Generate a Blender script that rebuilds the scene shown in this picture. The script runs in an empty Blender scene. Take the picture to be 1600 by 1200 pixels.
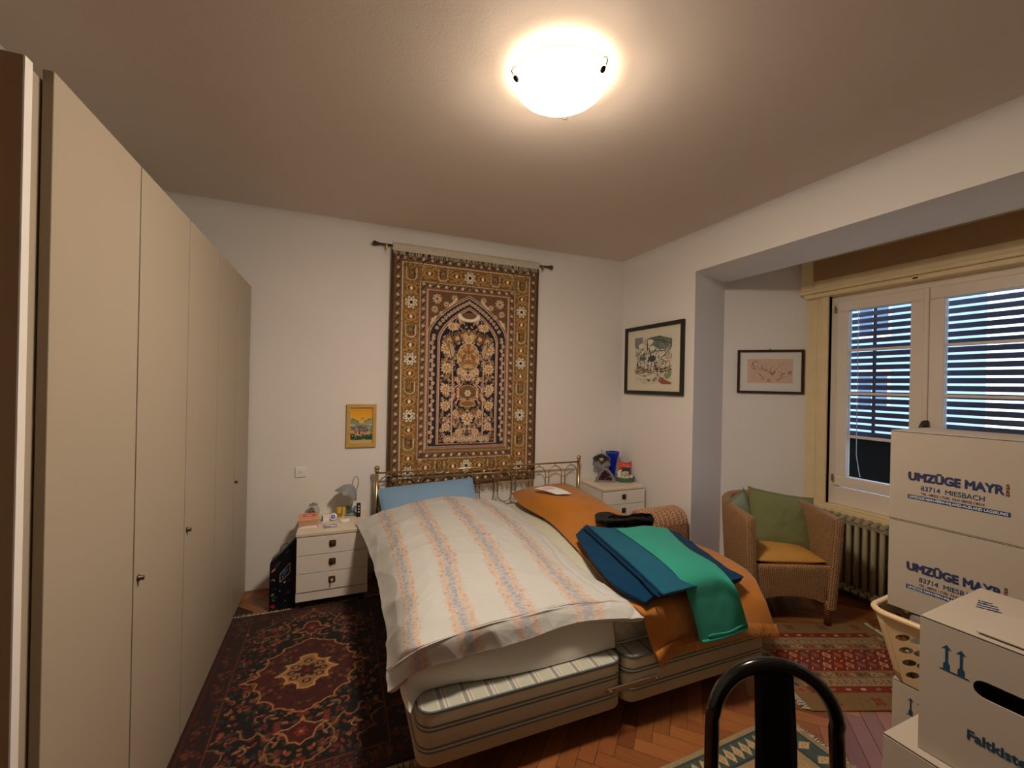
import bpy, bmesh, math, random
import numpy as np
from mathutils import Vector, Matrix

S = bpy.context.scene
COL = S.collection
PI = math.pi
rnd = random.Random(7)
nr = np.random.default_rng(11)

LAMP_E = 166.0      # radiance of the glass bowl
LAMP_C = (1.0, .80, .62)
SKY = 3.6
# ------------------------------------------------------------------ camera, world, light, exposure
def setup():
    yaw, pit, rol = .389, .0007, .02057
    F = Vector((math.sin(yaw)*math.cos(pit), math.cos(yaw)*math.cos(pit), math.sin(pit)))
    r = Vector((math.cos(yaw), -math.sin(yaw), 0)); u = r.cross(F)
    r2 = r*math.cos(rol)+u*math.sin(rol); u2 = u*math.cos(rol)-r*math.sin(rol)
    cd = bpy.data.cameras.new('camera'); cam = bpy.data.objects.new('camera', cd); COL.objects.link(cam)
    m = Matrix((r2, u2, -F)).transposed().to_4x4(); m.translation = (0, 0, 1.55)
    cam.matrix_world = m
    cd.sensor_width = 36; cd.lens = 665/1600*36; cd.clip_start = .02; cd.clip_end = 200
    S.camera = cam
    S.view_settings.view_transform = 'Standard'; S.view_settings.look = 'None'
    S.view_settings.gamma = 1; S.view_settings.use_curve_mapping = False
    S.view_settings.exposure = 0.0
    w = bpy.data.worlds.new('sky'); S.world = w; w.use_nodes = True
    nt = w.node_tree; bg = nt.nodes['Background']
    # dusk sky: a little brighter near the horizon than overhead
    tc = nt.nodes.new('ShaderNodeTexCoord'); sx = nt.nodes.new('ShaderNodeSeparateXYZ'); cr = nt.nodes.new('ShaderNodeValToRGB')
    nt.links.new(tc.outputs['Generated'], sx.inputs[0]); nt.links.new(sx.outputs['Z'], cr.inputs[0]); nt.links.new(cr.outputs[0], bg.inputs[0])
    cr.color_ramp.elements[0].position = 0; cr.color_ramp.elements[0].color = (.66, .80, 1.0, 1)
    cr.color_ramp.elements[1].position = .8; cr.color_ramp.elements[1].color = (.36, .48, .82, 1)
    bg.inputs[1].default_value = SKY
setup()


# ------------------------------------------------------------------ helpers
def s2l(c):
    c = c/255.0
    return c/12.92 if c <= .04045 else ((c+.055)/1.055)**2.4
def alb(r, g, b, ref=(168, 146, 128), w=(.80, .79, .77), lo=.004, hi=.88):
    return tuple(min(hi, max(lo, s2l(v)/s2l(q)*k)) for v, q, k in zip((r, g, b), ref, w))
LOWREF = (176, 150, 128)
WA = (.84, .83, .81)

class N:
    "tiny node helper"
    def __init__(s, m): s.t = m.node_tree; s.b = s.t.nodes['Principled BSDF']
    def new(s, ty, **kw):
        n = s.t.nodes.new(ty)
        for k, v in kw.items(): setattr(n, k, v)
        return n
    def link(s, a, b): s.t.links.new(a, b)
    def math(s, op, a, b=None, c=None):
        n = s.new('ShaderNodeMath', operation=op)
        for i, v in enumerate((a, b, c)):
            if v is None: continue
            if hasattr(v, 'links'): s.link(v, n.inputs[i])
            else: n.inputs[i].default_value = v
        return n.outputs[0]
    def mix(s, f, a, b):
        n = s.new('ShaderNodeMix', data_type='RGBA')
        for i, v in ((0, f), (6, a), (7, b)):
            if hasattr(v, 'links'): s.link(v, n.inputs[i])
            else: n.inputs[i].default_value = v if i == 0 else (*v, 1)
        return n.outputs[2]
    def noise(s, sc, det=3, vec=None, rough=.5):
        n = s.new('ShaderNodeTexNoise'); n.inputs['Scale'].default_value = sc; n.inputs['Detail'].default_value = det; n.inputs['Roughness'].default_value = rough
        if vec: s.link(vec, n.inputs['Vector'])
        return n.outputs[0]
    def bump(s, h, st, d=.001):
        n = s.new('ShaderNodeBump'); n.inputs['Strength'].default_value = st; n.inputs['Distance'].default_value = d
        s.link(h, n.inputs['Height']); s.link(n.outputs[0], s.b.inputs['Normal'])
    def obj(s): return s.new('ShaderNodeTexCoord').outputs['Object']
    def uv(s): return s.new('ShaderNodeTexCoord').outputs['UV']
    def xyz(s, v):
        n = s.new('ShaderNodeSeparateXYZ'); s.link(v, n.inputs[0]); return n.outputs
    def ramp(s, f, els, interp='LINEAR'):
        n = s.new('ShaderNodeValToRGB'); n.color_ramp.interpolation = interp
        e = n.color_ramp.elements
        while len(e) < len(els): e.new(.5)
        for q, (p, c) in zip(e, els): q.position = p; q.color = (*c, 1)
        s.link(f, n.inputs[0]); return n.outputs[0]

def mat(name, col, rough=.6, metal=0, var=.06, vs=6, bs=0, bd=.001, bsc=200, spec=.5, coat=0, trans=0, ior=1.45, emis=None, es=0, alpha=1, sheen=0):
    m = bpy.data.materials.new(name); m.use_nodes = True; n = N(m); b = n.b
    b.inputs['Roughness'].default_value = rough; b.inputs['Metallic'].default_value = metal
    b.inputs['Specular IOR Level'].default_value = spec; b.inputs['Coat Weight'].default_value = coat
    b.inputs['Transmission Weight'].default_value = trans; b.inputs['IOR'].default_value = ior
    b.inputs['Sheen Weight'].default_value = sheen; b.inputs['Alpha'].default_value = alpha
    c0 = tuple(max(0, v*(1-var)) for v in col); c1 = tuple(min(1, v*(1+var)) for v in col)
    o = n.obj(); nz = n.noise(vs, 4, o)
    n.link(n.mix(nz, c0, c1), b.inputs['Base Color'])
    if bs: n.bump(n.noise(bsc, 3, o), bs, bd)
    if emis: b.inputs['Emission Color'].default_value = (*emis, 1); b.inputs['Emission Strength'].default_value = es
    return m

def tag(o, label=None, cat=None, group=None, kind=None):
    if label: o['label'] = label
    if cat: o['category'] = cat
    if group: o['group'] = group
    if kind: o['kind'] = kind
    return o

def thing(name, label, cat, loc=(0, 0, 0), rz=0, group=None):
    o = bpy.data.objects.new(name, None); COL.objects.link(o); o.location = loc; o.rotation_euler = (0, 0, rz)
    o.empty_display_size = .05
    return tag(o, label, cat, group)
def struct(name, loc=(0, 0, 0)):
    o = bpy.data.objects.new(name, None); COL.objects.link(o); o.location = loc; o['kind'] = 'structure'; return o

def wm(o):
    m = Matrix.LocRotScale(o.location, o.rotation_euler, o.scale)
    return (wm(o.parent) @ m) if o.parent else m

def link_mesh(name, me, m=None, parent=None, world=False):
    if m is not None and not me.materials:
        for q in (m if isinstance(m, (list, tuple)) else [m]): me.materials.append(q)
    o = bpy.data.objects.new(name, me); COL.objects.link(o)
    if parent is not None:
        if world: me.transform(wm(parent).inverted())
        o.parent = parent
    return o

def Rz(a): return Matrix.Rotation(a, 4, 'Z')
def Rx(a): return Matrix.Rotation(a, 4, 'X')
def Ry(a): return Matrix.Rotation(a, 4, 'Y')
def T(*v): return Matrix.Translation(v)

class MB:
    def __init__(s): s.v = []; s.f = []; s.mi = []; s.sm = []; s.uv = []; s.M = Matrix.Identity(4)
    def add(s, vs, fs, smooth=False, mi=0, M=None, uvs=None):
        k = len(s.v); m = s.M @ M if M is not None else s.M
        s.v += [tuple(m @ Vector(p)) for p in vs]
        s.f += [tuple(i+k for i in f) for f in fs]
        s.sm += [smooth]*len(fs); s.mi += [mi]*len(fs)
        s.uv += (uvs if uvs else [(0, 0)]*len(vs))
        return s
    def box(s, x0, x1, y0, y1, z0, z1, bev=0, M=None, mi=0):
        if bev <= 0:
            vs = [(x, y, z) for x in (x0, x1) for y in (y0, y1) for z in (z0, z1)]
            return s.add(vs, [(0, 1, 3, 2), (4, 6, 7, 5), (0, 4, 5, 1), (2, 3, 7, 6), (0, 2, 6, 4), (1, 5, 7, 3)], False, mi, M)
        bm = bmesh.new(); bmesh.ops.create_cube(bm, size=1)
        for v in bm.verts: v.co = Vector(((x0+x1)/2+v.co.x*(x1-x0), (y0+y1)/2+v.co.y*(y1-y0), (z0+z1)/2+v.co.z*(z1-z0)))
        seg = 3 if bev > .006 else 1
        bmesh.ops.bevel(bm, geom=bm.edges[:], offset=bev, segments=seg, affect='EDGES', profile=.5)
        bm.verts.index_update()
        s.add([v.co[:] for v in bm.verts], [[v.index for v in f.verts] for f in bm.faces], seg > 1, mi, M); bm.free(); return s
    def prism(s, pts, z0, z1, M=None, mi=0):
        n = len(pts); vs = [(x, y, z0) for x, y in pts]+[(x, y, z1) for x, y in pts]
        return s.add(vs, [tuple(range(n))[::-1], tuple(range(n, 2*n))]+[(i, (i+1) % n, n+(i+1) % n, n+i) for i in range(n)], False, mi, M)
    def lathe(s, prof, n=24, M=None, mi=0, smooth=True):
        vs = []; fs = []
        for r, z in prof:
            for k in range(n):
                a = 2*PI*k/n; vs.append((r*math.cos(a), r*math.sin(a), z))
        for i in range(len(prof)-1):
            for k in range(n):
                a, b = i*n+k, i*n+(k+1) % n; fs.append((a, b, b+n, a+n))
        return s.add(vs, fs, smooth, mi, M)
    def cyl(s, p, q, r, n=12, r2=None, mi=0):
        return s.tube([p, q], r, n, r2=r2, mi=mi)
    def tube(s, pts, r, n=8, closed=False, M=None, mi=0, r2=None, flat=1):
        pts = [Vector(p) for p in pts]; N_ = len(pts); vs = []; fs = []
        up = None
        for i, p in enumerate(pts):
            if closed: t = (pts[(i+1) % N_]-pts[i-1]).normalized()
            else: t = (pts[min(i+1, N_-1)]-pts[max(i-1, 0)]).normalized()
            if up is None:
                up = Vector((0, 0, 1)) if abs(t.z) < .9 else Vector((1, 0, 0))
            sd = t.cross(up).normalized(); up = sd.cross(t).normalized()
            rr = r if r2 is None else r+(r2-r)*i/(N_-1)
            for k in range(n):
                a = 2*PI*k/n; vs.append(p+sd*(rr*math.cos(a))+up*(rr*flat*math.sin(a)))
        m = N_ if closed else N_-1
        for i in range(m):
            for k in range(n):
                a = i*n+k; b = i*n+(k+1) % n; j = ((i+1) % N_)*n
                fs.append((a, b, j+(k+1) % n, j+k))
        if not closed: fs += [tuple(range(n))[::-1], tuple(range((N_-1)*n, N_*n))]
        return s.add(vs, fs, True, mi, M)
    def ball(s, c, r, n=12, sz=1, mi=0, M=None):
        pr = [(r*math.sin(PI*i/8)+1e-5, -r*sz*math.cos(PI*i/8)) for i in range(9)]
        return s.lathe(pr, n, (M or Matrix.Identity(4)) @ T(*c), mi)
    def grid(s, P, mi=0, closed_u=False, uvf=None):
        "P[i][j] -> point"
        R_, C_ = len(P), len(P[0]); vs = [p for r in P for p in r]; fs = []
        for i in range(R_-1):
            for j in range(C_-1): fs.append((i*C_+j, i*C_+j+1, (i+1)*C_+j+1, (i+1)*C_+j))
        return s.add(vs, fs, True, mi, None, uvf)
    def mesh(s, name):
        me = bpy.data.meshes.new(name); me.from_pydata(s.v, [], s.f)
        me.polygons.foreach_set('use_smooth', s.sm); me.polygons.foreach_set('material_index', s.mi)
        if any(u != (0, 0) for u in s.uv):
            l = me.uv_layers.new(name='UVMap'); idx = np.empty(len(me.loops), int); me.loops.foreach_get('vertex_index', idx)
            l.data.foreach_set('uv', np.array(s.uv, np.float32)[idx].ravel())
        me.update(); return me
    def build(s, name, m, parent=None, world=False):
        me = s.mesh(name)
        bm = bmesh.new(); bm.from_mesh(me); bmesh.ops.recalc_face_normals(bm, faces=bm.faces[:]); bm.to_mesh(me); bm.free()
        return link_mesh(name, me, m, parent, world)

def copy_tree(o, parent=None, keep=None):
    c = o.copy(); COL.objects.link(c)
    if parent is not None: c.parent = parent
    for ch in list(o.children): copy_tree(ch, c)
    return c

# ---- grids from numpy arrays, with a colour per vertex
def np_mesh(name, P, col=None, close=None):
    "P (R,C,3); close: second sheet (R,C,3) joined at the border"
    R_, C_ = P.shape[:2]; n = R_*C_
    i, j = np.meshgrid(np.arange(R_-1), np.arange(C_-1), indexing='ij'); a = i*C_+j
    q = np.stack([a, a+1, a+C_+1, a+C_], -1).reshape(-1, 4)
    V = P.reshape(-1, 3); nf = len(q)
    if close is not None:
        V = np.concatenate([V, close.reshape(-1, 3)]); q2 = q[:, ::-1]+n
        b = np.concatenate([np.arange(C_-1), (np.arange(R_-1)*C_+C_-1), (R_-1)*C_+np.arange(C_-1, 0, -1), np.arange(R_-1, 0, -1)*C_])
        b2 = np.roll(b, -1); sd = np.stack([b2, b, b+n, b2+n], -1)
        q = np.concatenate([q, q2, sd])
    me = bpy.data.meshes.new(name); me.vertices.add(len(V)); me.vertices.foreach_set('co', V.astype(np.float32).ravel())
    me.loops.add(q.size); me.loops.foreach_set('vertex_index', q.astype(np.int32).ravel())
    me.polygons.add(len(q)); me.polygons.foreach_set('loop_start', np.arange(0, q.size, 4, dtype=np.int32))
    me.polygons.foreach_set('use_smooth', np.ones(len(q), bool)); me.update(calc_edges=True); me.validate()
    if col is not None:
        c = np.ones((len(V), 4), np.float32); cc = col.reshape(-1, 3); c[:n, :3] = cc
        if close is not None: c[n:, :3] = cc.mean(0)
        at = me.color_attributes.new('Col', 'FLOAT_COLOR', 'POINT'); at.data.foreach_set('color', c.ravel())
    uv = np.stack(np.meshgrid(np.linspace(0, 1, C_), np.linspace(0, 1, R_)), -1).reshape(-1, 2)
    if close is not None: uv = np.concatenate([uv, uv])
    l = me.uv_layers.new(name='UVMap'); l.data.foreach_set('uv', uv[q.ravel()].astype(np.float32).ravel())
    return me

def vmat(name, rough=.9, bs=0, bsc=400, bd=.001, sheen=0, spec=.3):
    m = bpy.data.materials.new(name); m.use_nodes = True; n = N(m)
    a = n.new('ShaderNodeAttribute'); a.attribute_name = 'Col'; n.link(a.outputs['Color'], n.b.inputs['Base Color'])
    n.b.inputs['Roughness'].default_value = rough; n.b.inputs['Specular IOR Level'].default_value = spec; n.b.inputs['Sheen Weight'].default_value = sheen
    if bs: n.bump(n.noise(bsc, 2, n.obj()), bs, bd)
    return m

def catmull(K, t):
    "K (n, ...) sampled at t in 0..1"
    n = len(K)-1; x = np.clip(np.asarray(t)*n, 0, n-1e-9); i = x.astype(int); f = (x-i).reshape((-1,)+(1,)*(K.ndim-1))
    Ke = np.concatenate([2*K[:1]-K[1:2], K, 2*K[-1:]-K[-2:-1]])
    p0, p1, p2, p3 = Ke[i], Ke[i+1], Ke[i+2], Ke[i+3]
    return .5*(2*p1+(p2-p0)*f+(2*p0-5*p1+4*p2-p3)*f**2+(3*p1-p0-3*p2+p3)*f**3)
def surf(ctrl, nr_, nc):
    K = np.array(ctrl, float); A = catmull(K, np.linspace(0, 1, nr_)); A = catmull(A.transpose(1, 0, 2), np.linspace(0, 1, nc)).transpose(1, 0, 2)
    return A
def normals(P):
    du = np.gradient(P, axis=1); dv = np.gradient(P, axis=0); n = np.cross(dv, du)
    n /= np.linalg.norm(n, axis=-1, keepdims=True)+1e-9
    n *= np.sign(n[..., 2:3].mean()) if abs(n[..., 2].mean()) > .1 else 1
    return n
def wrinkle(P, amp, scale, seed, aniso=(1, 1)):
    g = np.random.default_rng(seed); w = np.zeros(P.shape[:2])
    for k in range(14):
        a = g.uniform(0, PI); f = scale*g.uniform(.5, 2.2)
        d = np.array([math.cos(a)*aniso[0], math.sin(a)*aniso[1]]); ph = g.uniform(0, 6.28)
        arg = (P[..., 0]*d[0]+P[..., 1]*d[1]+.5*P[..., 2])*f*6.28+ph+1.2*np.sin(P[..., 0]*f*2.3+ph*3)+1.2*np.cos(P[..., 1]*f*1.9+ph)
        w += (1-np.abs(np.sin(arg/2)))**2*g.uniform(.3, 1)-.25
    return w/4*amp
def cloth(name, ctrl, res, thick, m, parent=None, wr=.006, ws=3, seed=1, col=None, puff=False, extra=None, aniso=(1, 1)):
    P = surf(ctrl, *res); nn = normals(P)
    P = P+nn*wrinkle(P, wr, ws, seed, aniso)[..., None]
    if extra is not None: P = P+nn*extra[..., None]
    if puff:
        r = np.linspace(0, 1, res[0])[:, None]; c = np.linspace(0, 1, res[1])[None]
        e = np.minimum(1, np.minimum(np.minimum(r, 1-r)*14, np.minimum(c, 1-c)*14)); e = np.sqrt(1-(1-e)**2)
        B = P-nn*(thick*(e[..., None]*.95+.05))
    else: B = P-nn*thick
    return link_mesh(name, np_mesh(name, P, col, B), m, parent)

# ---- canvases painted with numpy, used as per-vertex colour (flat print and woven pattern)
class Cv:
    def __init__(s, w, h, res, base):
        s.w, s.h, s.res = w, h, res; s.W = int(round(w/res))+1; s.H = int(round(h/res))+1
        s.x = np.linspace(0, w, s.W); s.y = np.linspace(0, h, s.H)
        s.c = np.empty((s.H, s.W, 3)); s.c[:] = base
    def win(s, x0, y0, x1, y1):
        a = max(0, int(x0/s.res)-1); b = min(s.W, int(x1/s.res)+3); c = max(0, int(y0/s.res)-1); d = min(s.H, int(y1/s.res)+3)
        if a >= b or c >= d: return None
        return slice(c, d), slice(a, b), *np.meshgrid(s.x[a:b], s.y[c:d])
    def put(s, w, m, c):
        v = s.c[w[0], w[1]]; v[m] = c; s.c[w[0], w[1]] = v
    def rect(s, x0, y0, x1, y1, c):
        w = s.win(x0, y0, x1, y1)
        if w: s.put(w, (w[2] >= x0) & (w[2] <= x1) & (w[3] >= y0) & (w[3] <= y1), c)
    def frame(s, a, b, c):
        "band between inset a and inset b"
        X, Y = np.meshgrid(s.x, s.y); d = np.minimum(np.minimum(X, s.w-X), np.minimum(Y, s.h-Y)); s.c[(d >= a) & (d < b)] = c
    def ell(s, cx, cy, rx, ry, c, rot=0, ring=0):
        R = max(rx, ry); w = s.win(cx-R, cy-R, cx+R, cy+R)
        if not w: return
        X, Y = w[2]-cx, w[3]-cy; ca, sa = math.cos(rot), math.sin(rot)
        d = ((X*ca+Y*sa)/rx)**2+((-X*sa+Y*ca)/ry)**2
        m = d <= 1
        if ring: m &= d >= (1-ring)**2
        s.put(w, m, c)
    def line(s, pts, wd, c):
        for (x0, y0), (x1, y1) in zip(pts[:-1], pts[1:]):
            w = s.win(min(x0, x1)-wd, min(y0, y1)-wd, max(x0, x1)+wd, max(y0, y1)+wd)
            if not w: continue
            dx, dy = x1-x0, y1-y0; L = dx*dx+dy*dy+1e-12
            t = np.clip(((w[2]-x0)*dx+(w[3]-y0)*dy)/L, 0, 1)
            s.put(w, np.hypot(w[2]-x0-t*dx, w[3]-y0-t*dy) <= wd/2, c)
    def poly(s, pts, c, edge=None, ew=.006):
        xs = [p[0] for p in pts]; ys = [p[1] for p in pts]; w = s.win(min(xs), min(ys), max(xs), max(ys))
        if w:
            m = np.zeros(w[2].shape, bool)
            for (x0, y0), (x1, y1) in zip(pts, pts[1:]+pts[:1]):
                if y0 == y1: continue
                k = ((w[3] >= min(y0, y1)) & (w[3] < max(y0, y1))) & (w[2] < x0+(w[3]-y0)*(x1-x0)/(y1-y0)); m ^= k
            if c is not None: s.put(w, m, c)
        if edge is not None: s.line(pts+pts[:1], ew, edge)
    def flower(s, cx, cy, r, n, c, cc, rot=0, in_=None):
        for k in range(n):
            a = rot+2*PI*k/n; s.ell(cx+.6*r*math.cos(a), cy+.6*r*math.sin(a), r*.42, r*.42*min(1, 4.2/n), c, a)
            if in_ is not None: s.ell(cx+.62*r*math.cos(a), cy+.62*r*math.sin(a), r*.2, r*.2*min(1, 4.2/n), in_, a)
        s.ell(cx, cy, r*.28, r*.28, cc)
    def mirror(s):
        h = s.W//2; s.c[:, s.W-h:] = s.c[:, :h][:, ::-1]
    def mirror_y(s):
        h = s.H//2; s.c[s.H-h:] = s.c[:h][::-1]
    def lin(s, ref, w=(.8, .79, .77), noise=.06, seed=3):
        c = np.clip(s.c, 0, 255)/255.; L = np.where(c <= .04045, c/12.92, ((c+.055)/1.055)**2.4)
        rf = np.array([s2l(v) for v in ref]); L = L/rf*np.array(w)
        L *= 1+noise*np.random.default_rng(seed).standard_normal(L.shape[:2])[..., None]
        return np.clip(L, .003, .88)

def curve_mesh(cu, name):
    o = bpy.data.objects.new(name, cu); COL.objects.link(o)
    dg = bpy.context.evaluated_depsgraph_get(); me = bpy.data.meshes.new_from_object(o.evaluated_get(dg))
    bpy.data.objects.remove(o); bpy.data.curves.remove(cu); me.name = name; return me
def panel(name, outer, holes, th):
    "flat panel in XY with holes, thickness th along Z"
    cu = bpy.data.curves.new(name, 'CURVE'); cu.dimensions = '2D'; cu.fill_mode = 'BOTH'; cu.extrude = th/2
    for loop in [outer]+holes:
        sp = cu.splines.new('POLY'); sp.points.add(len(loop)-1); sp.use_cyclic_u = True
        for p, q in zip(sp.points, loop): p.co = (q[0], q[1], 0, 1)
    return curve_mesh(cu, name)
def text_mesh(txt, size, bold=0, width=None, ext=.0004, sp=1.0, rep=0):
    cu = bpy.data.curves.new('lettering', 'FONT'); cu.body = txt; cu.size = size; cu.offset = 0; rep = rep or bold; cu.extrude = ext; cu.space_character = sp
    cu.resolution_u = 3
    me = curve_mesh(cu, 'lettering')
    if rep:   # heavier strokes: copies of the letters shifted around, kept in one mesh
        bm = bmesh.new()
        for k_ in range(8):
            a_ = PI/4*k_; c_ = me.copy(); c_.transform(Matrix.Translation((rep*math.cos(a_), rep*math.sin(a_), .00003*k_))); bm.from_mesh(c_); bpy.data.meshes.remove(c_)
        bm.to_mesh(me); bm.free()
    xs = [v.co.x for v in me.vertices]; x0, x1 = min(xs), max(xs)
    k = (width/(x1-x0)) if width else 1
    for v in me.vertices: v.co.x = (v.co.x-x0)*k
    return me
def frame_mat(o, right, up):
    r = Vector(right).normalized(); u = Vector(up).normalized(); n = r.cross(u)
    m = Matrix((r, u, n)).transposed().to_4x4(); m.translation = o; return m
def put_text(txt, size, o, right, up, m, parent, bold=0, width=None, label=None, name='lettering', ext=.0004, sp=1.0):
    "o, right, up in the parent's own coordinates"
    me = text_mesh(txt, size, bold, width, ext, sp); me.transform(frame_mat(Vector(o), right, up))
    ob = link_mesh(name, me, m, parent)
    if label: ob['label'] = label
    return ob
def arc(cx, cy, r, a0, a1, n): return [(cx+r*math.cos(a0+(a1-a0)*i/n), cy+r*math.sin(a0+(a1-a0)*i/n)) for i in range(n+1)]
def rrect(x0, y0, x1, y1, r, n=5):
    return (arc(x1-r, y0+r, r, -PI/2, 0, n)+arc(x1-r, y1-r, r, 0, PI/2, n)+arc(x0+r, y1-r, r, PI/2, PI, n)+arc(x0+r, y0+r, r, PI, 1.5*PI, n))
# ------------------------------------------------------------------ shell of the room
CH = 2.79
def wall_mat(name, col, seed=0):
    m = mat(name, col, rough=.92, var=.03, vs=1.7, spec=.2); n = N(m)
    o = n.obj(); h = n.math('ADD', n.noise(5, 4, o), n.math('MULTIPLY', n.noise(90, 3, o), .25)); n.bump(h, .35, .006)
    return m
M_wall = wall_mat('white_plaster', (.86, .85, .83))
M_ceil = wall_mat('ceiling_plaster', (.74, .66, .58))  # reddish tint stands for light bounced up from the parquet
M_dark = mat('dark_gap', (.02, .018, .015), .8)

def slab(name, *a, m=M_wall, prisms=()):
    b = MB()
    if a: b.box(*a)
    for pts, z0, z1 in prisms: b.prism(pts, z0, z1)
    return tag(b.build(name, m), kind='structure')
slab('wall_back', -1.3, 2.75, 3.6, 3.75, -.1, 2.95)
slab('wall_left', -1.35, -1.2, -.85, 3.7, -.1, 2.95)
slab('wall_front', -1.3, 2.75, -.87, -.72, -.1, 2.95, m=mat('dark_unseen_wall', (.10, .07, .045), .7))  # unseen wall, given a dark colour so less light bounces back
# right wall with the splayed bay, far side and near side, and the lintel beam over the opening
P_far = [(2.69, 3.75), (2.69, 2.655), (3.22, 2.835), (3.705, 2.385), (3.95, 2.385), (3.95, 3.75)]
mir = lambda P: [(x, 3.206-y) for x, y in P][::-1]
slab('wall_right', prisms=[(P_far, -.1, 2.95), ([(2.69, .551), (2.69, -.85), (3.95, -.85), (3.95, .821), (3.705, .821), (3.22, .371)][::-1], -.1, 2.95)])
slab('trim_1', prisms=[([(2.69, .551), (3.22, .371), (3.22, 2.835), (2.69, 2.655)], 2.504, 2.95)])
slab('wall_window', prisms=[([(3.705, .80), (3.86, .80), (3.86, 2.40), (3.705, 2.40)], -.1, .60), ([(3.705, .80), (3.86, .80), (3.86, 2.40), (3.705, 2.40)], 2.64, 2.95)])
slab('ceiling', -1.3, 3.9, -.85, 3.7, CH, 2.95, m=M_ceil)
slab('trim_2', 3.2, 3.9, .3, 2.9, 2.69, 2.80, m=M_ceil)       # lower ceiling of the bay
# rounded coves between walls and ceiling
def cove(name, p, q, nrm, r=.085):
    p, q, nrm = Vector(p), Vector(q), Vector(nrm); P = []
    prof = [(r*(1-math.sin(a)), r*(1-math.cos(a))) for a in [PI/2*k/8 for k in range(9)]]
    # concave quarter circle: from the ceiling (r out) to the wall (r down)
    for e in (p, q):
        P.append([tuple(e+nrm*(r-r*math.sin(PI/2*k/8))+Vector((0, 0, -(r-r*math.cos(PI/2*k/8))))) for k in range(9)])
    b = MB(); b.grid(P); o = b.build(name, M_wall); o['kind'] = 'structure'
cove('trim_3', (-1.2, 3.6, CH), (2.69, 3.6, CH), (0, -1, 0))
cove('trim_4', (2.69, 3.6, CH), (2.69, -.72, CH), (-1, 0, 0))

# ---- herringbone parquet: every plank near the camera is its own part, the rest one joined part
def wood(name, c0, c1, rough=.32):
    m = bpy.data.materials.new(name); m.use_nodes = True; n = N(m)
    o = n.obj(); oi = n.new('ShaderNodeObjectInfo').outputs['Random']
    mp = n.new('ShaderNodeMapping'); n.link(o, mp.inputs[0]); mp.inputs['Scale'].default_value = (6, 60, 20)
    cb = n.new('ShaderNodeCombineXYZ'); k = n.math('MULTIPLY', oi, 37.0); n.link(k, cb.inputs[0]); n.link(k, cb.inputs[1]); n.link(cb.outputs[0], mp.inputs['Location'])
    g = n.noise(1.3, 5, mp.outputs[0], .6)
    n.link(n.mix(g, c0, c1), n.b.inputs['Base Color']); n.b.inputs['Roughness'].default_value = rough; n.b.inputs['Specular IOR Level'].default_value = .4
    n.bump(g, .12, .001)
    return m
WOODS = [wood('oak_plank_1', (.155, .056, .018), (.30, .115, .04)), wood('oak_plank_2', (.22, .078, .022), (.40, .155, .052)),
         wood('oak_plank_3', (.11, .036, .012), (.24, .08, .026)), wood('oak_plank_4', (.17, .055, .018), (.32, .115, .04))]
M_under = mat('floor_gap', (.05, .025, .012), .8)
floor = slab('floor', -1.3, 3.9, -.85, 3.7, -.1, -.006, m=M_under)
PL, PW = .35, .07
def plank_mesh(mi):
    b = MB(); g = .0009; b.box(g-PL/2, PL/2-g, g-PW/2, PW/2-g, -.012, 0, bev=.0007); me = b.mesh('plank'); me.materials.append(WOODS[mi]); return me
PM = [plank_mesh(i) for i in range(4)]
OX, OY = 1.10, 1.475           # phase of the pattern
cells = []
for k in range(-60, 60):
    for m_ in range(-9, 10):
        for kind in (0, 1):
            if kind == 0: cu_, cv_ = k*PW+PL/2, -k*PW+PW/2+2*PL*m_
            else: cu_, cv_ = (k-.5)*PW, -(k-1)*PW-PL/2+2*PL*m_
            x = OX+(cu_-cv_)*.70711; y = OY+(cu_+cv_)*.70711
            if not (-1.25 < x < 3.75 and -.75 < y < 3.66): continue
            if x > 2.75 and (y > 2.8 or y < .4): continue
            if y > 3.6+.1 or x < -.62 or y < -.3: continue
            cells.append((x, y, PI/4 if kind == 0 else 3*PI/4))
vis = [c for c in cells if (.25 < c[0] < 2.75 and .85 < c[1] < 1.95) or (c[0] > 2.1 and .9 < c[1] < 2.2 and c[0] < 3.5) or (c[0] < -.1 and c[1] > 3.1)]
vis = sorted(vis, key=lambda c: c[0]**2+c[1]**2)[:290]
vs_ = set(vis); far = MB()
for c in cells:
    mi = rnd.randrange(4); dz = rnd.uniform(-.0004, .0004); da = rnd.uniform(-.003, .003)
    if c in vs_:
        o = bpy.data.objects.new('plank', PM[mi]); COL.objects.link(o); o.parent = floor
        o.location = (c[0], c[1], dz-.0004); o.rotation_euler = (0, 0, c[2]+da)
    else:
        g = .0009; far.box(g-PL/2, PL/2-g, g-PW/2, PW/2-g, -.012, 0, M=T(c[0], c[1], dz-.0004) @ Rz(c[2]), mi=mi)
o = far.build('plank', WOODS, floor); o['kind'] = 'stuff'

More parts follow.
